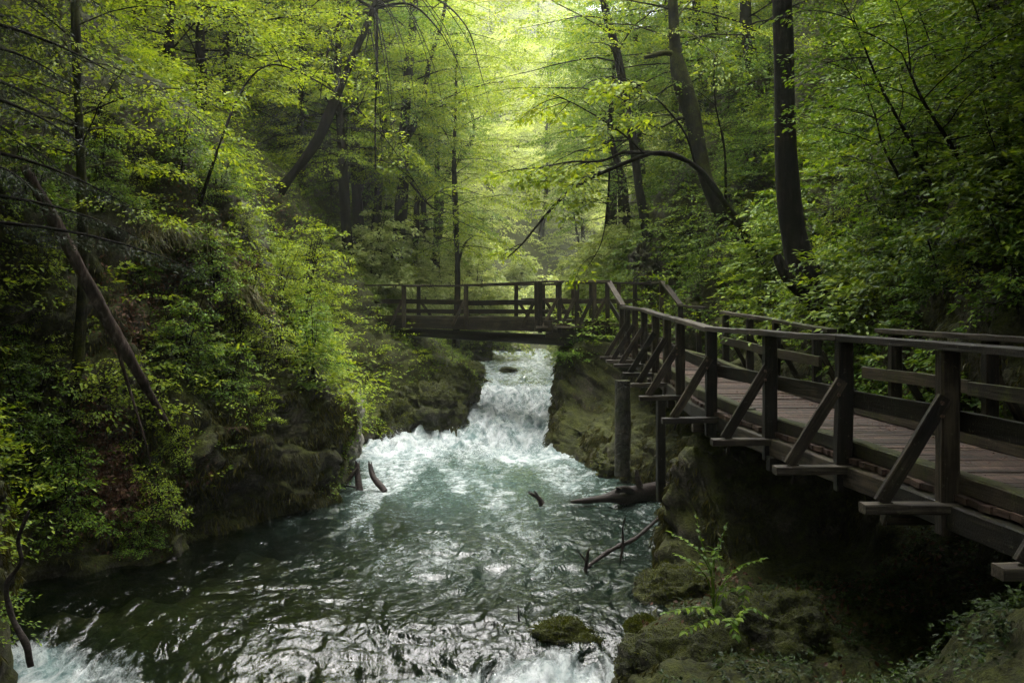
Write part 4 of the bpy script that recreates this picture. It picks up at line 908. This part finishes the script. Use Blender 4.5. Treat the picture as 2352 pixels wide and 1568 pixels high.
sh_c = shrub_proto('bank_shrub', 303, 1.5, 'leaf_fresh', .06, 55, 'green shrub', nst=3, length=1.5, group='shrubs on the river banks', el=.05)
sh_d = shrub_proto('bank_shrub', 304, 1.8, 'leaf_dark', .075, 60, 'green shrub', nst=4, length=1.3, group='shrubs on the river banks')
def on_bank(G, Nn, px, py, tol=.02):
    """where the sight line through photo point (px,py) first meets a bank sheet"""
    sub = G[::2, ::2]; cx_ = 1176 + F * sub[..., 0] / np.maximum(sub[..., 1], .1); cy_ = HORIZ + F * (CAMZ - sub[..., 2]) / np.maximum(sub[..., 1], .1)
    dd = (cx_ - px) ** 2 + (cy_ - py) ** 2; dd = np.where(sub[..., 1] > 3, dd, 1e9)
    cand = np.where(dd < 400, sub[..., 1], 1e9)
    k = int(np.argmin(cand)) if cand.min() < 1e8 else int(np.argmin(dd)); a, b = np.unravel_index(k, dd.shape)
    return sub[a, b], Nn[::2, ::2][a, b]
rng = np.random.RandomState(55)
LAB_L = 'low green shrub growing on the steep left bank'
LAB_R = 'green leafy shrub growing on the dark slope behind boardwalk'
spots_l = [(90, 520), (60, 760), (120, 880), (330, 640), (480, 680), (560, 780), (640, 830), (430, 850), (520, 900), (330, 1010), (230, 960), (60, 1010), (100, 1130), (420, 1060), (370, 1180), (180, 1240), (320, 1250), (560, 560), (640, 600), (430, 420), (520, 460), (250, 300), (330, 420), (700, 780), (740, 860), (620, 960), (110, 640), (30, 900), (250, 480), (590, 690)]
protos_l = (sh_b, sh_c, sh_c, sh_b)
used = set()
def put(proto, loc, nrm_, rz, sc, label, group):
    if proto.name not in used:
        used.add(proto.name); proto.location = tuple(loc); proto.rotation_euler = (0, 0, rz); proto.scale = (sc,) * 3; proto['label'] = label; proto['group'] = group; return proto
    return copy_thing(proto, loc, rz, sc, label, group)
for k, (x, y) in enumerate(spots_l):
    p, nv_ = on_bank(LG, LN, x, y); put(protos_l[k % 4], p - nv_ * .05, nv_, rng.uniform(0, 6.28), rng.uniform(.4, .85), LAB_L, 'shrubs on the left bank')
spots_r = [(1560, 600), (1620, 640), (1690, 610), (1700, 520), (1760, 560), (1650, 420), (1740, 420), (1920, 560), (1960, 470), (2040, 540), (2120, 480), (2200, 520), (2280, 450), (2330, 560), (1900, 380), (1990, 330), (2090, 300), (2180, 250), (2290, 200), (2320, 340), (1950, 200), (2060, 150), (2160, 90), (1900, 260), (1930, 660), (2050, 640), (2150, 690), (2260, 640), (1880, 690), (1750, 680), (1990, 90), (2280, 60), (1700, 280), (1760, 180), (2330, 720), (2010, 600)]
for k, (x, y) in enumerate(spots_r):
    p, nv_ = on_bank(RG, RN, x, y); put((sh_d, sh_b, sh_d, sh_c)[k % 4] if x < 1800 or k % 5 else sh_d, p - nv_ * .05, nv_, rng.uniform(0, 6.28), rng.uniform(.5, 1.0), LAB_R, 'shrubs on the right bank')

# thin bare stems on the right slope
for k, (a, b, lab) in enumerate([((2150, 480), (1960, 40), 'thin bare sapling stem slanting across the right slope'), ((2230, 440), (2070, 120), 'thin sapling stem leaning left high on the right slope'), ((1665, 470), (1640, 110), 'thin wavy sapling just left of the tall dark trunk'), ((2080, 480), (2010, 260), 'short bare sapling stem in the middle of right slope')]):
    p, _ = on_bank(RG, RN, *a); dd = p[1] - .6
    r_, c_ = make_tree('sapling', [p, P((a[0] * 2 + b[0]) / 3 + 8, (a[1] * 2 + b[1]) / 3, dd), P((a[0] + 2 * b[0]) / 3 - 6, (a[1] + 2 * b[1]) / 3, dd - .4), P(b[0], b[1], dd - .6)], (.035, .03, .02, .008), lab, 'bark', 'leaf_mid', 160 + k, limbs=10, t0=.3, length=1.6, leaf=.075, dens=36, sides=6)

# ------------------------------------------------------------------ trees of the valley sides (each a thing with trunk and crown)
def forest_proto(seed, h, leafm, leaf, dens, nl, length, label, group, el=.3, t0=.22):
    rr = np.random.RandomState(seed); w = rr.normal(0, .25, (4, 2))
    ctrl = [np.array([0, 0, -.6])] + [np.array([w[k, 0], w[k, 1], h * (k + 1) / 4]) for k in range(4)]
    return make_tree('beech_tree', ctrl, (.2, .17, .13, .08, .02), label, 'bark', leafm, seed, limbs=nl, t0=t0, t1=.98, length=length, leaf=leaf, dens=dens, el=el, droop=.6, group=group, sub=7, sides=8, n=24)
GF = 'trees on the far misty hillside'; LF = 'fresh green tree fading into mist on the far hillside'
GL = 'trees above the left bank'; LL = 'fresh green tree standing high above the left bank'
GR = 'trees above the right bank'; LR = 'green tree standing high above the right bank'
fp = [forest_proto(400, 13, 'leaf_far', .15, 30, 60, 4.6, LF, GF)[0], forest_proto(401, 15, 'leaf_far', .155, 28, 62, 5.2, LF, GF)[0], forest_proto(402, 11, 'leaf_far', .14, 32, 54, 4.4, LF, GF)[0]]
np_ = [forest_proto(410, 13, 'leaf_fresh', .095, 62, 56, 4.5, LL, GL)[0], forest_proto(411, 11, 'leaf_mid', .09, 64, 50, 4.0, LL, GL)[0], forest_proto(412, 14, 'leaf_mid', .10, 60, 56, 4.8, LR, GR)[0]]
placed = {}
def plant(proto, loc, rz, sc, label, group):
    if proto.name not in placed:
        placed[proto.name] = 1; proto.location = tuple(loc); proto.rotation_euler = (0, 0, rz); proto.scale = (sc,) * 3; proto['label'] = label; proto['group'] = group
    else: copy_thing(proto, loc, rz, sc, label, group, tilt=(rng.normal(0, .05), rng.normal(0, .05)))
rng = np.random.RandomState(66)
cnt = 0; tries = 0; pos_ = []
while cnt < 150 and tries < 8000:
    tries += 1
    Y = 50 + 110 * rng.uniform() ** 1.2; X = rng.uniform(-.62, .62) * Y
    z = float(far_z(np.array(X), np.array(Y))); xc = .4 + max(0, Y - 52) ** 1.4 * .09
    if abs(X - xc) < 4 or z > 58: continue
    if any((X - a) ** 2 + (Y - b) ** 2 < (3.0 + Y * .008) ** 2 for a, b in pos_): continue
    pos_.append((X, Y)); plant(fp[rng.randint(3)], (X, Y, z - .3), rng.uniform(0, 6.28), rng.uniform(.75, 1.25), LF, GF); cnt += 1
def bank_trees(G, n, yr, zr, protos, lab, grp, gap, jskip):
    k = 0; t = 0; ps = []
    while k < n and t < 3000:
        t += 1; i_ = rng.randint(G.shape[0]); j_ = rng.randint(jskip, G.shape[1]); p = G[i_, j_]
        Y = rng.uniform(*yr); i_ = int(np.argmin(np.abs(G[:, 0, 1] - Y))); p = G[i_, j_]
        if not (zr[0] < p[2] < zr[1]): continue
        if any(np.linalg.norm(p - q_) < gap for q_ in ps): continue
        ps.append(p); plant(protos[rng.randint(len(protos))], p - np.array([0, 0, .2]), rng.uniform(0, 6.28), rng.uniform(.7, 1.15), lab, grp); k += 1
bank_trees(LG, 26, (31, 56), (3.5, 32), (np_[0], np_[0], np_[1]), LL, GL, 3.0, 60)
bank_trees(LG, 20, (13, 31), (9, 34), (np_[0], np_[1]), LL, GL, 3.2, 60)
bank_trees(RG, 22, (32, 56), (5, 32), (np_[0], np_[2], np_[1]), LR, GR, 3.0, 60)
bank_trees(RG, 13, (8, 32), (13, 38), (np_[2], np_[1]), LR, GR, 3.2, 60)
bank_trees(LG, 8, (-25, 9), (4, 20), (np_[1], np_[0]), LL, GL, 4, 60)  # mostly behind the camera, added to block sky light from there
bank_trees(RG, 8, (-25, 6), (6, 20), (np_[2], np_[1]), LR, GR, 4, 60)  # likewise unseen, added to keep the low rear sky off the scene

GB = 'bushes on the banks beyond the footbridge'; LB = 'fresh green bush on the banks beyond the footbridge'
rng = np.random.RandomState(71)
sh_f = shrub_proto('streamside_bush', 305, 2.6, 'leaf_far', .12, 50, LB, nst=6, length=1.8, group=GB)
sp = []
for k in range(70):
    Y = rng.uniform(33, 72); sg = rng.choice([-1, 1])
    if Y < 50:
        G_ = LG if sg < 0 else RG; i_ = int(np.argmin(np.abs(G_[:, 0, 1] - Y))); hh = np.abs(G_[i_, 20:, 2] - level(0, Y) - rng.uniform(.7, 4)); p = G_[i_, 20 + int(np.argmin(hh))]
    else:
        xc = .4 + max(0, Y - 52) ** 1.4 * .09; X = xc + (rng.uniform(-12, 12) if Y > 58 else sg * rng.uniform(2.5, 9)); p = np.array([X, Y, float(far_z(np.array(X), np.array(Y)))])
    sp.append((p, rng.uniform(0, 6.28), rng.uniform(.6, 1.3) * (1.5 if Y > 50 else 1)))
for k, (p, a, sc_) in enumerate(sp):
    if k == 0: sh_f.location = tuple(p); sh_f.rotation_euler = (0, 0, a)
    else: copy_thing(sh_f, p, a, sc_, LB, GB)
GO = 'tall trees leaning over the river'
ov = make_tree('overhanging_tree', [np.array([0, 0, -.6]), np.array([.1, 0, 4.0]), np.array([-.2, .1, 8.0]), np.array([-.8, 0, 12.0]), np.array([-1.6, 0, 15.5])], (.3, .25, .22, .15, .04), 'tall dark tree on the bank near the camera with crown above the frame', 'bark', 'leaf_mid', 500, limbs=64, t0=.5, t1=1, length=6.5, leaf=.13, dens=60, el=.1, droop=.5, group=GO, sub=8, sides=10)[0]
LO = 'tall dark tree on the bank near the camera with crown above the frame'
ospots = [(7.2, 9, 4.2, 0), (6.6, 3.5, 3.5, .4), (8.3, 13.0, 5.4, -.3), (8.6, 5.5, 5, -.2), (7.0, 10.6, 4.2, .1), (6.4, -3, 3, .2), (7.8, -10, 4, 0), (-9.2, 9.5, 5, 3.1), (-8.4, 3, 3.5, 2.9), (-9, -4, 3.5, 3.3), (-10.2, 14, 7.5, 3.0), (-7.5, -11, 3.5, 3.1), (0.5, -14, 2.0, 1.5), (-3.5, -17, 2, 1.2), (4, -17, 2, 1.8)]  # out-of-frame trees, added so their crowns darken the foreground and edges
for k, (x, y, z, a) in enumerate(ospots):
    if k == 0: ov.location = (x, y, z); ov.rotation_euler = (0, 0, a)
    else: copy_thing(ov, (x, y, z), a, 1.0, LO, GO)

p, _ = on_bank(LG, LN, 470, 480)
make_tree('sapling', [p, P(505, 330, p[1] - .5), P(560, 200, 18.5), P(620, 150, 18.5), P(700, 172, 18.5), P(800, 235, 18.5), P(890, 325, 18.5), P(985, 470, 18.5)], (.03, .024, .02, .018, .016, .014, .010, .004), 'thin sapling arching its bare stem right in front of the leaning tree', 'bark', 'leaf_fresh', 171, limbs=14, t0=.35, t1=1, length=1.1, leaf=.07, dens=40, sides=6)

# ------------------------------------------------------------------ ground cover
def cover(G, Nn, n, rng, box, zr, mask_seed, leaf=(.035, .075), thr=-.1, lv=(5, 12), stem=(.06, .35), dens_fn=None):
    L = Leaves(); nu, nv = G.shape[:2]
    du = np.linalg.norm(np.diff(G, axis=0), axis=-1)[:, :-1]; dv = np.linalg.norm(np.diff(G, axis=1), axis=-1)[:-1]
    area = (du * dv); cx_ = G[:-1, :-1, 0] / np.maximum(G[:-1, :-1, 1], .5); cz_ = (CAMZ - G[:-1, :-1, 2]) / np.maximum(G[:-1, :-1, 1], .5)
    area = area * ((G[:-1, :-1, 1] > box[0]) & (G[:-1, :-1, 1] < box[1]) & (G[:-1, :-1, 2] > zr[0]) & (G[:-1, :-1, 2] < zr[1]) & (np.abs(cx_) < .75) & (cz_ > -.6))
    area = area / np.clip(G[:-1, :-1, 1] / 14, .8, 3)
    p_ = (area / area.sum()).ravel(); idx = rng.choice(len(p_), n, p=p_); a, b = idx // (nv - 1), idx % (nv - 1)
    u, v = rng.uniform(0, 1, (2, n))
    base = G[a, b] * ((1 - u) * (1 - v))[:, None] + G[a + 1, b] * (u * (1 - v))[:, None] + G[a, b + 1] * ((1 - u) * v)[:, None] + G[a + 1, b + 1] * (u * v)[:, None]
    nr = Nn[a, b]
    m = fbm(base * .8, 4, mask_seed) + .25 * fbm(base * 3, 2, mask_seed + 5) + .45 * (nr[:, 2] - .45)
    if dens_fn is not None: m = m + dens_fn(base, nr)
    ok = m > thr; base, nr = base[ok], nr[ok]; n = len(base)
    k = rng.randint(lv[0], lv[1] + 1, n); tot = k.sum(); pid = np.repeat(np.arange(n), k)
    sd_ = norm(nr * .7 + np.array([0, 0, .5]) + rng.normal(0, .3, (n, 3))); sl_ = rng.uniform(stem[0], stem[1], n) * rng.uniform(.5, 1, n)
    hd = norm(rng.normal(0, 1, (n, 3)) * np.array([1, 1, .15]) + nr * .6)        # which way the spray leans
    wd = sl_ * .9
    uu = rng.uniform(.1, 1, tot); vv = rng.uniform(-1, 1, tot); side = norm(np.cross(UP, hd))
    pos = base[pid] + sd_[pid] * (sl_[pid] * .8)[:, None] + hd[pid] * (uu * wd[pid])[:, None] + side[pid] * (vv * wd[pid] * .5)[:, None] + np.array([0, 0, -1]) * (uu ** 2 * wd[pid] * .35)[:, None] + rng.normal(0, .012, (tot, 3))
    ld = hd[pid] + side[pid] * (vv * 1.2)[:, None] + rng.normal(0, .35, (tot, 3)) + np.array([0, 0, -.35])
    ln = UP + nr[pid] * .3 + (rng.normal(0, .22, (n, 3)))[pid] + rng.normal(0, .16, (tot, 3))
    sz = rng.uniform(leaf[0], leaf[1], n)[pid] * rng.uniform(.7, 1.2, tot)
    L.add(pos, ld, ln, sz); return L
rng = np.random.RandomState(88)
cl = cover(LG, LN, 36000, rng, (8, 40), (.1, 22), 15, thr=.15, dens_fn=lambda b, n: np.where(b[:, 1] > 26, .3, 0) + np.where(b[:, 2] > 6, .22, 0))
o = link('undergrowth', cl.mesh('undergrowth'), M['leaf_under']); tag(o, 'low leafy undergrowth clinging to the steep left bank', 'undergrowth', kind='stuff')
cl2 = cover(LG, LN, 9000, rng, (8, 30), (.6, 16), 16, leaf=(.055, .10), thr=.2, lv=(12, 26), stem=(.3, .85))
o = link('undergrowth', cl2.mesh('undergrowth'), M['leaf_fresh']); tag(o, 'bright young sprays of leaves over the left bank undergrowth', 'undergrowth', kind='stuff')
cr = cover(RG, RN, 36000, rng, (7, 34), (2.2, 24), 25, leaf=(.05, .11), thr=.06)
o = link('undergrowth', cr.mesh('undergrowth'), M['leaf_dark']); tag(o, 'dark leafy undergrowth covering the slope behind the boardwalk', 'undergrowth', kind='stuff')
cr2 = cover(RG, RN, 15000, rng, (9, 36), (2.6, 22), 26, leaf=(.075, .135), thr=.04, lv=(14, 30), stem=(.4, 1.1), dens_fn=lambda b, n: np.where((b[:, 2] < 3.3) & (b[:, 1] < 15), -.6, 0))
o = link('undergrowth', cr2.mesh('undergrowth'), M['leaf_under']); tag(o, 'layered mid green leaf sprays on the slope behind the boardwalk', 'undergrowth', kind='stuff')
cr3 = cover(RG, RN, 5200, rng, (5, 12.5), (.3, 2.1), 27, leaf=(.03, .06), thr=-.1, stem=(.03, .15), lv=(3, 7), dens_fn=lambda b, n: np.where(b[:, 0] > 1.9, .3, -.6))
o = link('ivy', cr3.mesh('ivy'), M['ivy_leaf']); tag(o, 'ivy creeping over the dark bank beneath the boardwalk', 'ivy', kind='stuff')
def hanging_moss(G, Nn, n, rng, yr, zr, seed, ln=(.05, .16)):
    i0 = np.where((G[:, 0, 1] > yr[0]) & (G[:, 0, 1] < yr[1]))[0]; L = Leaves()
    a = rng.choice(i0[:-1], n); b = rng.randint(8, G.shape[1] - 1, n); u, v = rng.uniform(0, 1, (2, n, 1))
    base = (G[a, b] * (1 - u) + G[a + 1, b] * u) * (1 - v) + G[a, b + 1] * v; nr = Nn[a, b]
    m = fbm(base * 1.3, 4, seed) + .2 * fbm(base * 5, 2, seed + 3)
    ok = (base[:, 2] > zr[0]) & (base[:, 2] < zr[1]) & (m > -.05) & (nr[:, 2] < .75); base, nr = base[ok], nr[ok]; n = len(base)
    L.add(base + nr * .02, np.array([0, 0, -1.0]) + nr * rng.uniform(.1, .8, (n, 1)) + rng.normal(0, .25, (n, 3)), nr + rng.normal(0, .3, (n, 3)), rng.uniform(ln[0], ln[1], n)); return L
MT = (np.array([[0, .10, 0], [.5, .09, .06], [1, 0, -.05], [.4, -.10, .03]]), LEAF4[1])
hm = hanging_moss(LG, LN, 150000, rng, (9, 36), (.05, 5), 19); o = link('hanging_moss', hm.mesh('hanging_moss', MT), M['moss_strand']); tag(o, 'olive brown moss strands hanging on the left river cliff', 'moss', kind='stuff')
hm = hanging_moss(RG, RN, 120000, rng, (8, 32), (.05, 4), 29); o = link('hanging_moss', hm.mesh('hanging_moss', MT), M['moss_strand']); tag(o, 'olive moss strands hanging on the rocks under the boardwalk and landing', 'moss', kind='stuff')

n = 90000; Xf = rng.uniform(-45, 70, n); Yf = 48 + 110 * rng.uniform(0, 1, n) ** 1.3; ok = (np.abs(Xf) < Yf * .62) & (fbm(np.stack([Xf * .3, Yf * .3, Xf * 0], -1), 3, 50) > -.25); Xf, Yf = Xf[ok], Yf[ok]; n = len(Xf)
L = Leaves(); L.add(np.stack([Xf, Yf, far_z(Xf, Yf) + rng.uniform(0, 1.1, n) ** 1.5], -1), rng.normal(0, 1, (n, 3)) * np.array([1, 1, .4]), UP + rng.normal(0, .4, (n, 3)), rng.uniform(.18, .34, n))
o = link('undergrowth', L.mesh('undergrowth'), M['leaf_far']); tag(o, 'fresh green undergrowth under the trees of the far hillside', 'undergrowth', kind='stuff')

# dead leaves caught in the gully of the left bank
def litter(G, Nn, c, spread, n, rng):
    pts = G.reshape(-1, 3); nn = Nn.reshape(-1, 3); w = np.exp(-(((pts - c) / spread) ** 2).sum(-1)); w /= w.sum(); idx = rng.choice(len(pts), n, p=w)
    L = Leaves(); L.add(pts[idx] + nn[idx] * rng.uniform(.01, .05, n)[:, None] + rng.normal(0, .03, (n, 3)), rng.normal(0, 1, (n, 3)), nn[idx] + rng.normal(0, .4, (n, 3)), rng.uniform(.05, .09, n)); return L
Ld = Leaves()
for x, y, s_, n in ((1850, 1400, .9, 500), (2050, 1330, .8, 400), (1700, 1330, .5, 200)):
    p, _ = on_bank(RG, RN, x, y); q_ = litter(RG, RN, p, np.array([s_, s_, s_]), n, rng); Ld.p += q_.p; Ld.d += q_.d; Ld.n += q_.n; Ld.s += q_.s
for x, y, s_, n in ((245, 1090, .45, 1500), (270, 1140, .3, 700), (230, 1000, .35, 600), (330, 1215, .3, 260), (300, 720, .5, 600), (480, 570, .7, 900), (560, 640, .6, 700), (370, 650, .5, 600), (640, 480, .8, 400), (450, 1110, .3, 150)):
    p, _ = on_bank(LG, LN, x, y); q_ = litter(LG, LN, p, np.array([s_, s_, s_ * 1.3]), n, rng); Ld.p += q_.p; Ld.d += q_.d; Ld.n += q_.n; Ld.s += q_.s
o = link('dead_leaves', Ld.mesh('dead_leaves'), M['dead_leaf']); tag(o, 'reddish brown dead leaves caught on the banks', 'dead leaves', kind='stuff')

n = 420; yl = rng.uniform(5, 25, n); rr_ = rng.uniform(0, 1, n); xl = np.where(rr_ < .6, [Rx(y) - .28 - abs(rng.normal(0, .12)) for y in yl], np.where(rr_ < .8, [Lx(y) + .26 + abs(rng.normal(0, .1)) for y in yl], [rng.uniform(Lx(y) + .3, Rx(y) - .3) for y in yl]))
L = Leaves(); L.add(np.stack([xl, yl, [dz(y) + .012 for y in yl]], -1), rng.normal(0, 1, (n, 3)) * np.array([1, 1, .1]), UP + rng.normal(0, .3, (n, 3)), rng.uniform(.02, .06, n))
o = link('fallen_leaves', L.mesh('fallen_leaves'), M['dead_leaf']); tag(o, 'small brown fallen leaves scattered along the boardwalk deck', 'fallen leaves', kind='stuff')

# grass tufts hanging on the bank
def tuft(name, loc, label, rng, n=130, ln=.5, group=None, outd=(1, -.6)):
    L = Leaves(); p = rng.normal(0, .06, (n, 3)) * np.array([1.6, 1, .4]); d = np.stack([rng.normal(outd[0] * .5, .5, n), rng.normal(outd[1] * .6, .5, n), rng.uniform(-.2, 1, n)], -1)
    for s_ in range(3):
        L.add(p, d, UP + rng.normal(0, .3, (n, 3)), ln * rng.uniform(.3, .45, n)); p = p + norm(d) * (ln * .34); d = norm(d) + np.array([0, 0, -.75])
    t = (np.array([[0, .035, 0], [1.0, .02, 0], [1.0, -.02, 0], [0, -.035, 0]]), LEAF4[1])
    o = link(name, L.mesh(name, t), M['grass_blade']); o.location = tuple(loc); return tag(o, label, 'grass tuft', group)
for x, y in ((370, 525), (420, 545), (340, 550), (455, 535), (500, 600), (560, 690), (440, 690), (530, 660), (720, 690)):
    p, _ = on_bank(LG, LN, x, y); tuft('grass_tuft', p, 'tuft of long pale grass hanging from the left bank', rng, group='grass tufts on the left bank')

# ferns
def fern(name, loc, label, rng, nf=7, ln=.7, az0=0, spread=6.28, leafm='leaf_mid', group=None):
    L = Leaves(); st = MB()
    for k in range(nf):
        a = az0 + spread * (k / nf - .5) + rng.uniform(-.2, .2); c = curve_pts([np.zeros(3), np.array([math.cos(a) * ln * .45, math.sin(a) * ln * .45, ln * .38]), np.array([math.cos(a) * ln, math.sin(a) * ln, ln * .1])], 24)
        st.tube(c, np.linspace(.006, .002, 24), 3, caps=False)
        t = norm(np.gradient(c, axis=0)); sd_ = norm(np.cross(t, UP)); u = np.linspace(0, 1, 24); w = ln * .22 * np.sin(np.clip(u * .9 + .1, 0, 1) * math.pi) ** .7
        for sg in (-1, 1): L.add(c[3:], sd_[3:] * sg + t[3:] * .35 + np.array([0, 0, -.15]), UP + 0 * c[3:], w[3:])
    root = thing(name, loc, label, 'fern', group); st.build('stalks', M['leaf_dark'], root)
    link('fronds', L.mesh('fronds', (LEAF4[0] * np.array([1, .36, .4]), LEAF4[1])), M[leafm], root); return root
for x, y, G_, N_, lab, s_, lf in ((2220, 640, RG, RN, 'fern with arching fronds on the slope above the bank-side railing', .8, 'leaf_mid'), (2330, 590, RG, RN, 'darker fern at the right edge high on the slope', .7, 'leaf_dark'), (1285, 830, RG, RN, 'fern hanging from the buttress top under the landing', .55, 'leaf_dark'), (720, 900, LG, LN, 'fern on left bank above the rock wall', .4, 'leaf_mid'), (545, 1010, LG, LN, 'withered fern frond hanging over left rock wall', .35, 'dead_leaf')):
    p, nv_ = on_bank(G_, N_, x, y); fern('fern', p, lab, rng, 8, s_, leafm=lf)

# compound-leaved plant in the foreground right
def compound_plant(name, base, label, fronds):
    root = thing(name, base, label, 'plant'); st = MB(); L = Leaves(); b = np.array(base)
    for ctrl, n, sz in fronds:
        c = curve_pts([np.array(q) for q in ctrl], 20) - b; st.tube(c, np.linspace(.008, .003, 20), 5, caps=False)
        t = norm(np.gradient(c, axis=0))
        idx = np.linspace(7, 19, n).astype(int)
        for sg in (-1, 1):
            sd_ = norm(np.cross(t[idx], UP)) * sg
            L.add(c[idx], sd_ * 1.0 + t[idx] * .55 + rng.normal(0, .15, (n, 3)) + np.array([0, 0, -.2]), UP + rng.normal(0, .25, (n, 3)), sz * np.linspace(1.1, .7, n) * rng.uniform(.85, 1.15, n))
        L.add(c[-1:], t[-1:], UP[None], np.array([sz]))
    st.build('stalks', M['leaf_mid'], root); link('leaves', L.mesh('leaves', LEAF8), M['leaf_mid'], root); return root
d = 10.3; b = P(1640, 1400, d)
compound_plant('leafy_plant', b, 'light green plant with divided leaves on the dark rock below boardwalk', [
    ([b, P(1635, 1320, d), P(1612, 1245, d), P(1600, 1190, d)], 7, .09), ([b, P(1630, 1310, d), P(1590, 1250, d - .1), P(1545, 1225, d - .2)], 8, .10), ([b, P(1635, 1310, d), P(1650, 1260, d), P(1665, 1215, d)], 7, .09),
    ([b, P(1625, 1330, d), P(1590, 1290, d - .2), P(1560, 1275, d - .3)], 7, .10), ([b, P(1660, 1340, d), P(1700, 1300, d - .1), P(1745, 1285, d - .2)], 8, .10), ([b, P(1640, 1370, d - .1), P(1670, 1340, d - .2), P(1650, 1390, d - .35)], 6, .10),
    ([b, P(1670, 1360, d), P(1710, 1350, d - .2), P(1700, 1410, d - .3)], 7, .11), ([b, P(1640, 1290, d), P(1640, 1260, d), P(1655, 1300, d - .2)], 6, .09)])
b2 = P(1690, 1440, 9.8)
compound_plant('leafy_plant', b2, 'second lower plant with flat leaves just under the tall divided plant', [
    ([b2, P(1640, 1400, 9.8), P(1590, 1395, 9.7), P(1535, 1405, 9.6)], 9, .10), ([b2, P(1650, 1420, 9.7), P(1610, 1430, 9.6), P(1575, 1450, 9.5)], 7, .09), ([b2, P(1700, 1410, 9.8), P(1725, 1395, 9.7), P(1755, 1410, 9.7)], 6, .09), ([b2, P(1690, 1420, 9.7), P(1680, 1430, 9.6), P(1690, 1455, 9.5)], 5, .10)])
# pale flowers by the bank-side railing
p = P(2285, 1000, 11.6); root = thing('flowering_plant', p, 'small plant with pale blue white flowers behind the bank-side railing', 'flower'); L = Leaves(); Lf = Leaves(); st = MB()
for k in range(6):
    e = np.array([rng.uniform(-.15, .15), rng.uniform(-.1, .1), rng.uniform(.15, .4)]); st.tube(curve_pts([np.zeros(3), e * .5 + np.array([.02, 0, 0]), e], 8), .005, 4)
    for q in range(5):
        a = q * 1.256; Lf.add(e[None] + rng.normal(0, .01, (1, 3)), np.array([[math.cos(a), -.3, math.sin(a)]]), np.array([[0, -1, .3]]), np.array([.035]))
    L.add(np.repeat(e[None] * .6, 3, 0), rng.normal(0, 1, (3, 3)) * np.array([1, 1, .3]), UP + rng.normal(0, .2, (3, 3)), np.array([.11, .1, .12]))
st.build('stalks', M['leaf_mid'], root); link('leaves', L.mesh('leaves', LEAF8), M['leaf_mid'], root); link('petals', Lf.mesh('petals'), M['petal'], root)

# ------------------------------------------------------------------ haze
m, nt, out = mat('haze_air'); pv = N(nt, 'VolumePrincipled'); pv.inputs['Color'].default_value = (.93, .96, .90, 1); pv.inputs['Density'].default_value = .00085; pv.inputs['Anisotropy'].default_value = .75
nt.links.new(pv.outputs[0], out.inputs['Volume'])
x0, x1, y0, y1, z0, z1 = -112, 132, -58, 226, -5, 92
hv = np.array([[x, y, z] for x in (x0, x1) for y in (y0, y1) for z in (z0, z1)])
o = link('haze', mesh_np('haze', hv, np.array([[0, 1, 3, 2], [4, 6, 7, 5], [0, 4, 5, 1], [2, 3, 7, 6], [0, 2, 6, 4], [1, 5, 7, 3]])), m); tag(o, 'pale mist hanging in the gorge', 'haze', kind='stuff')
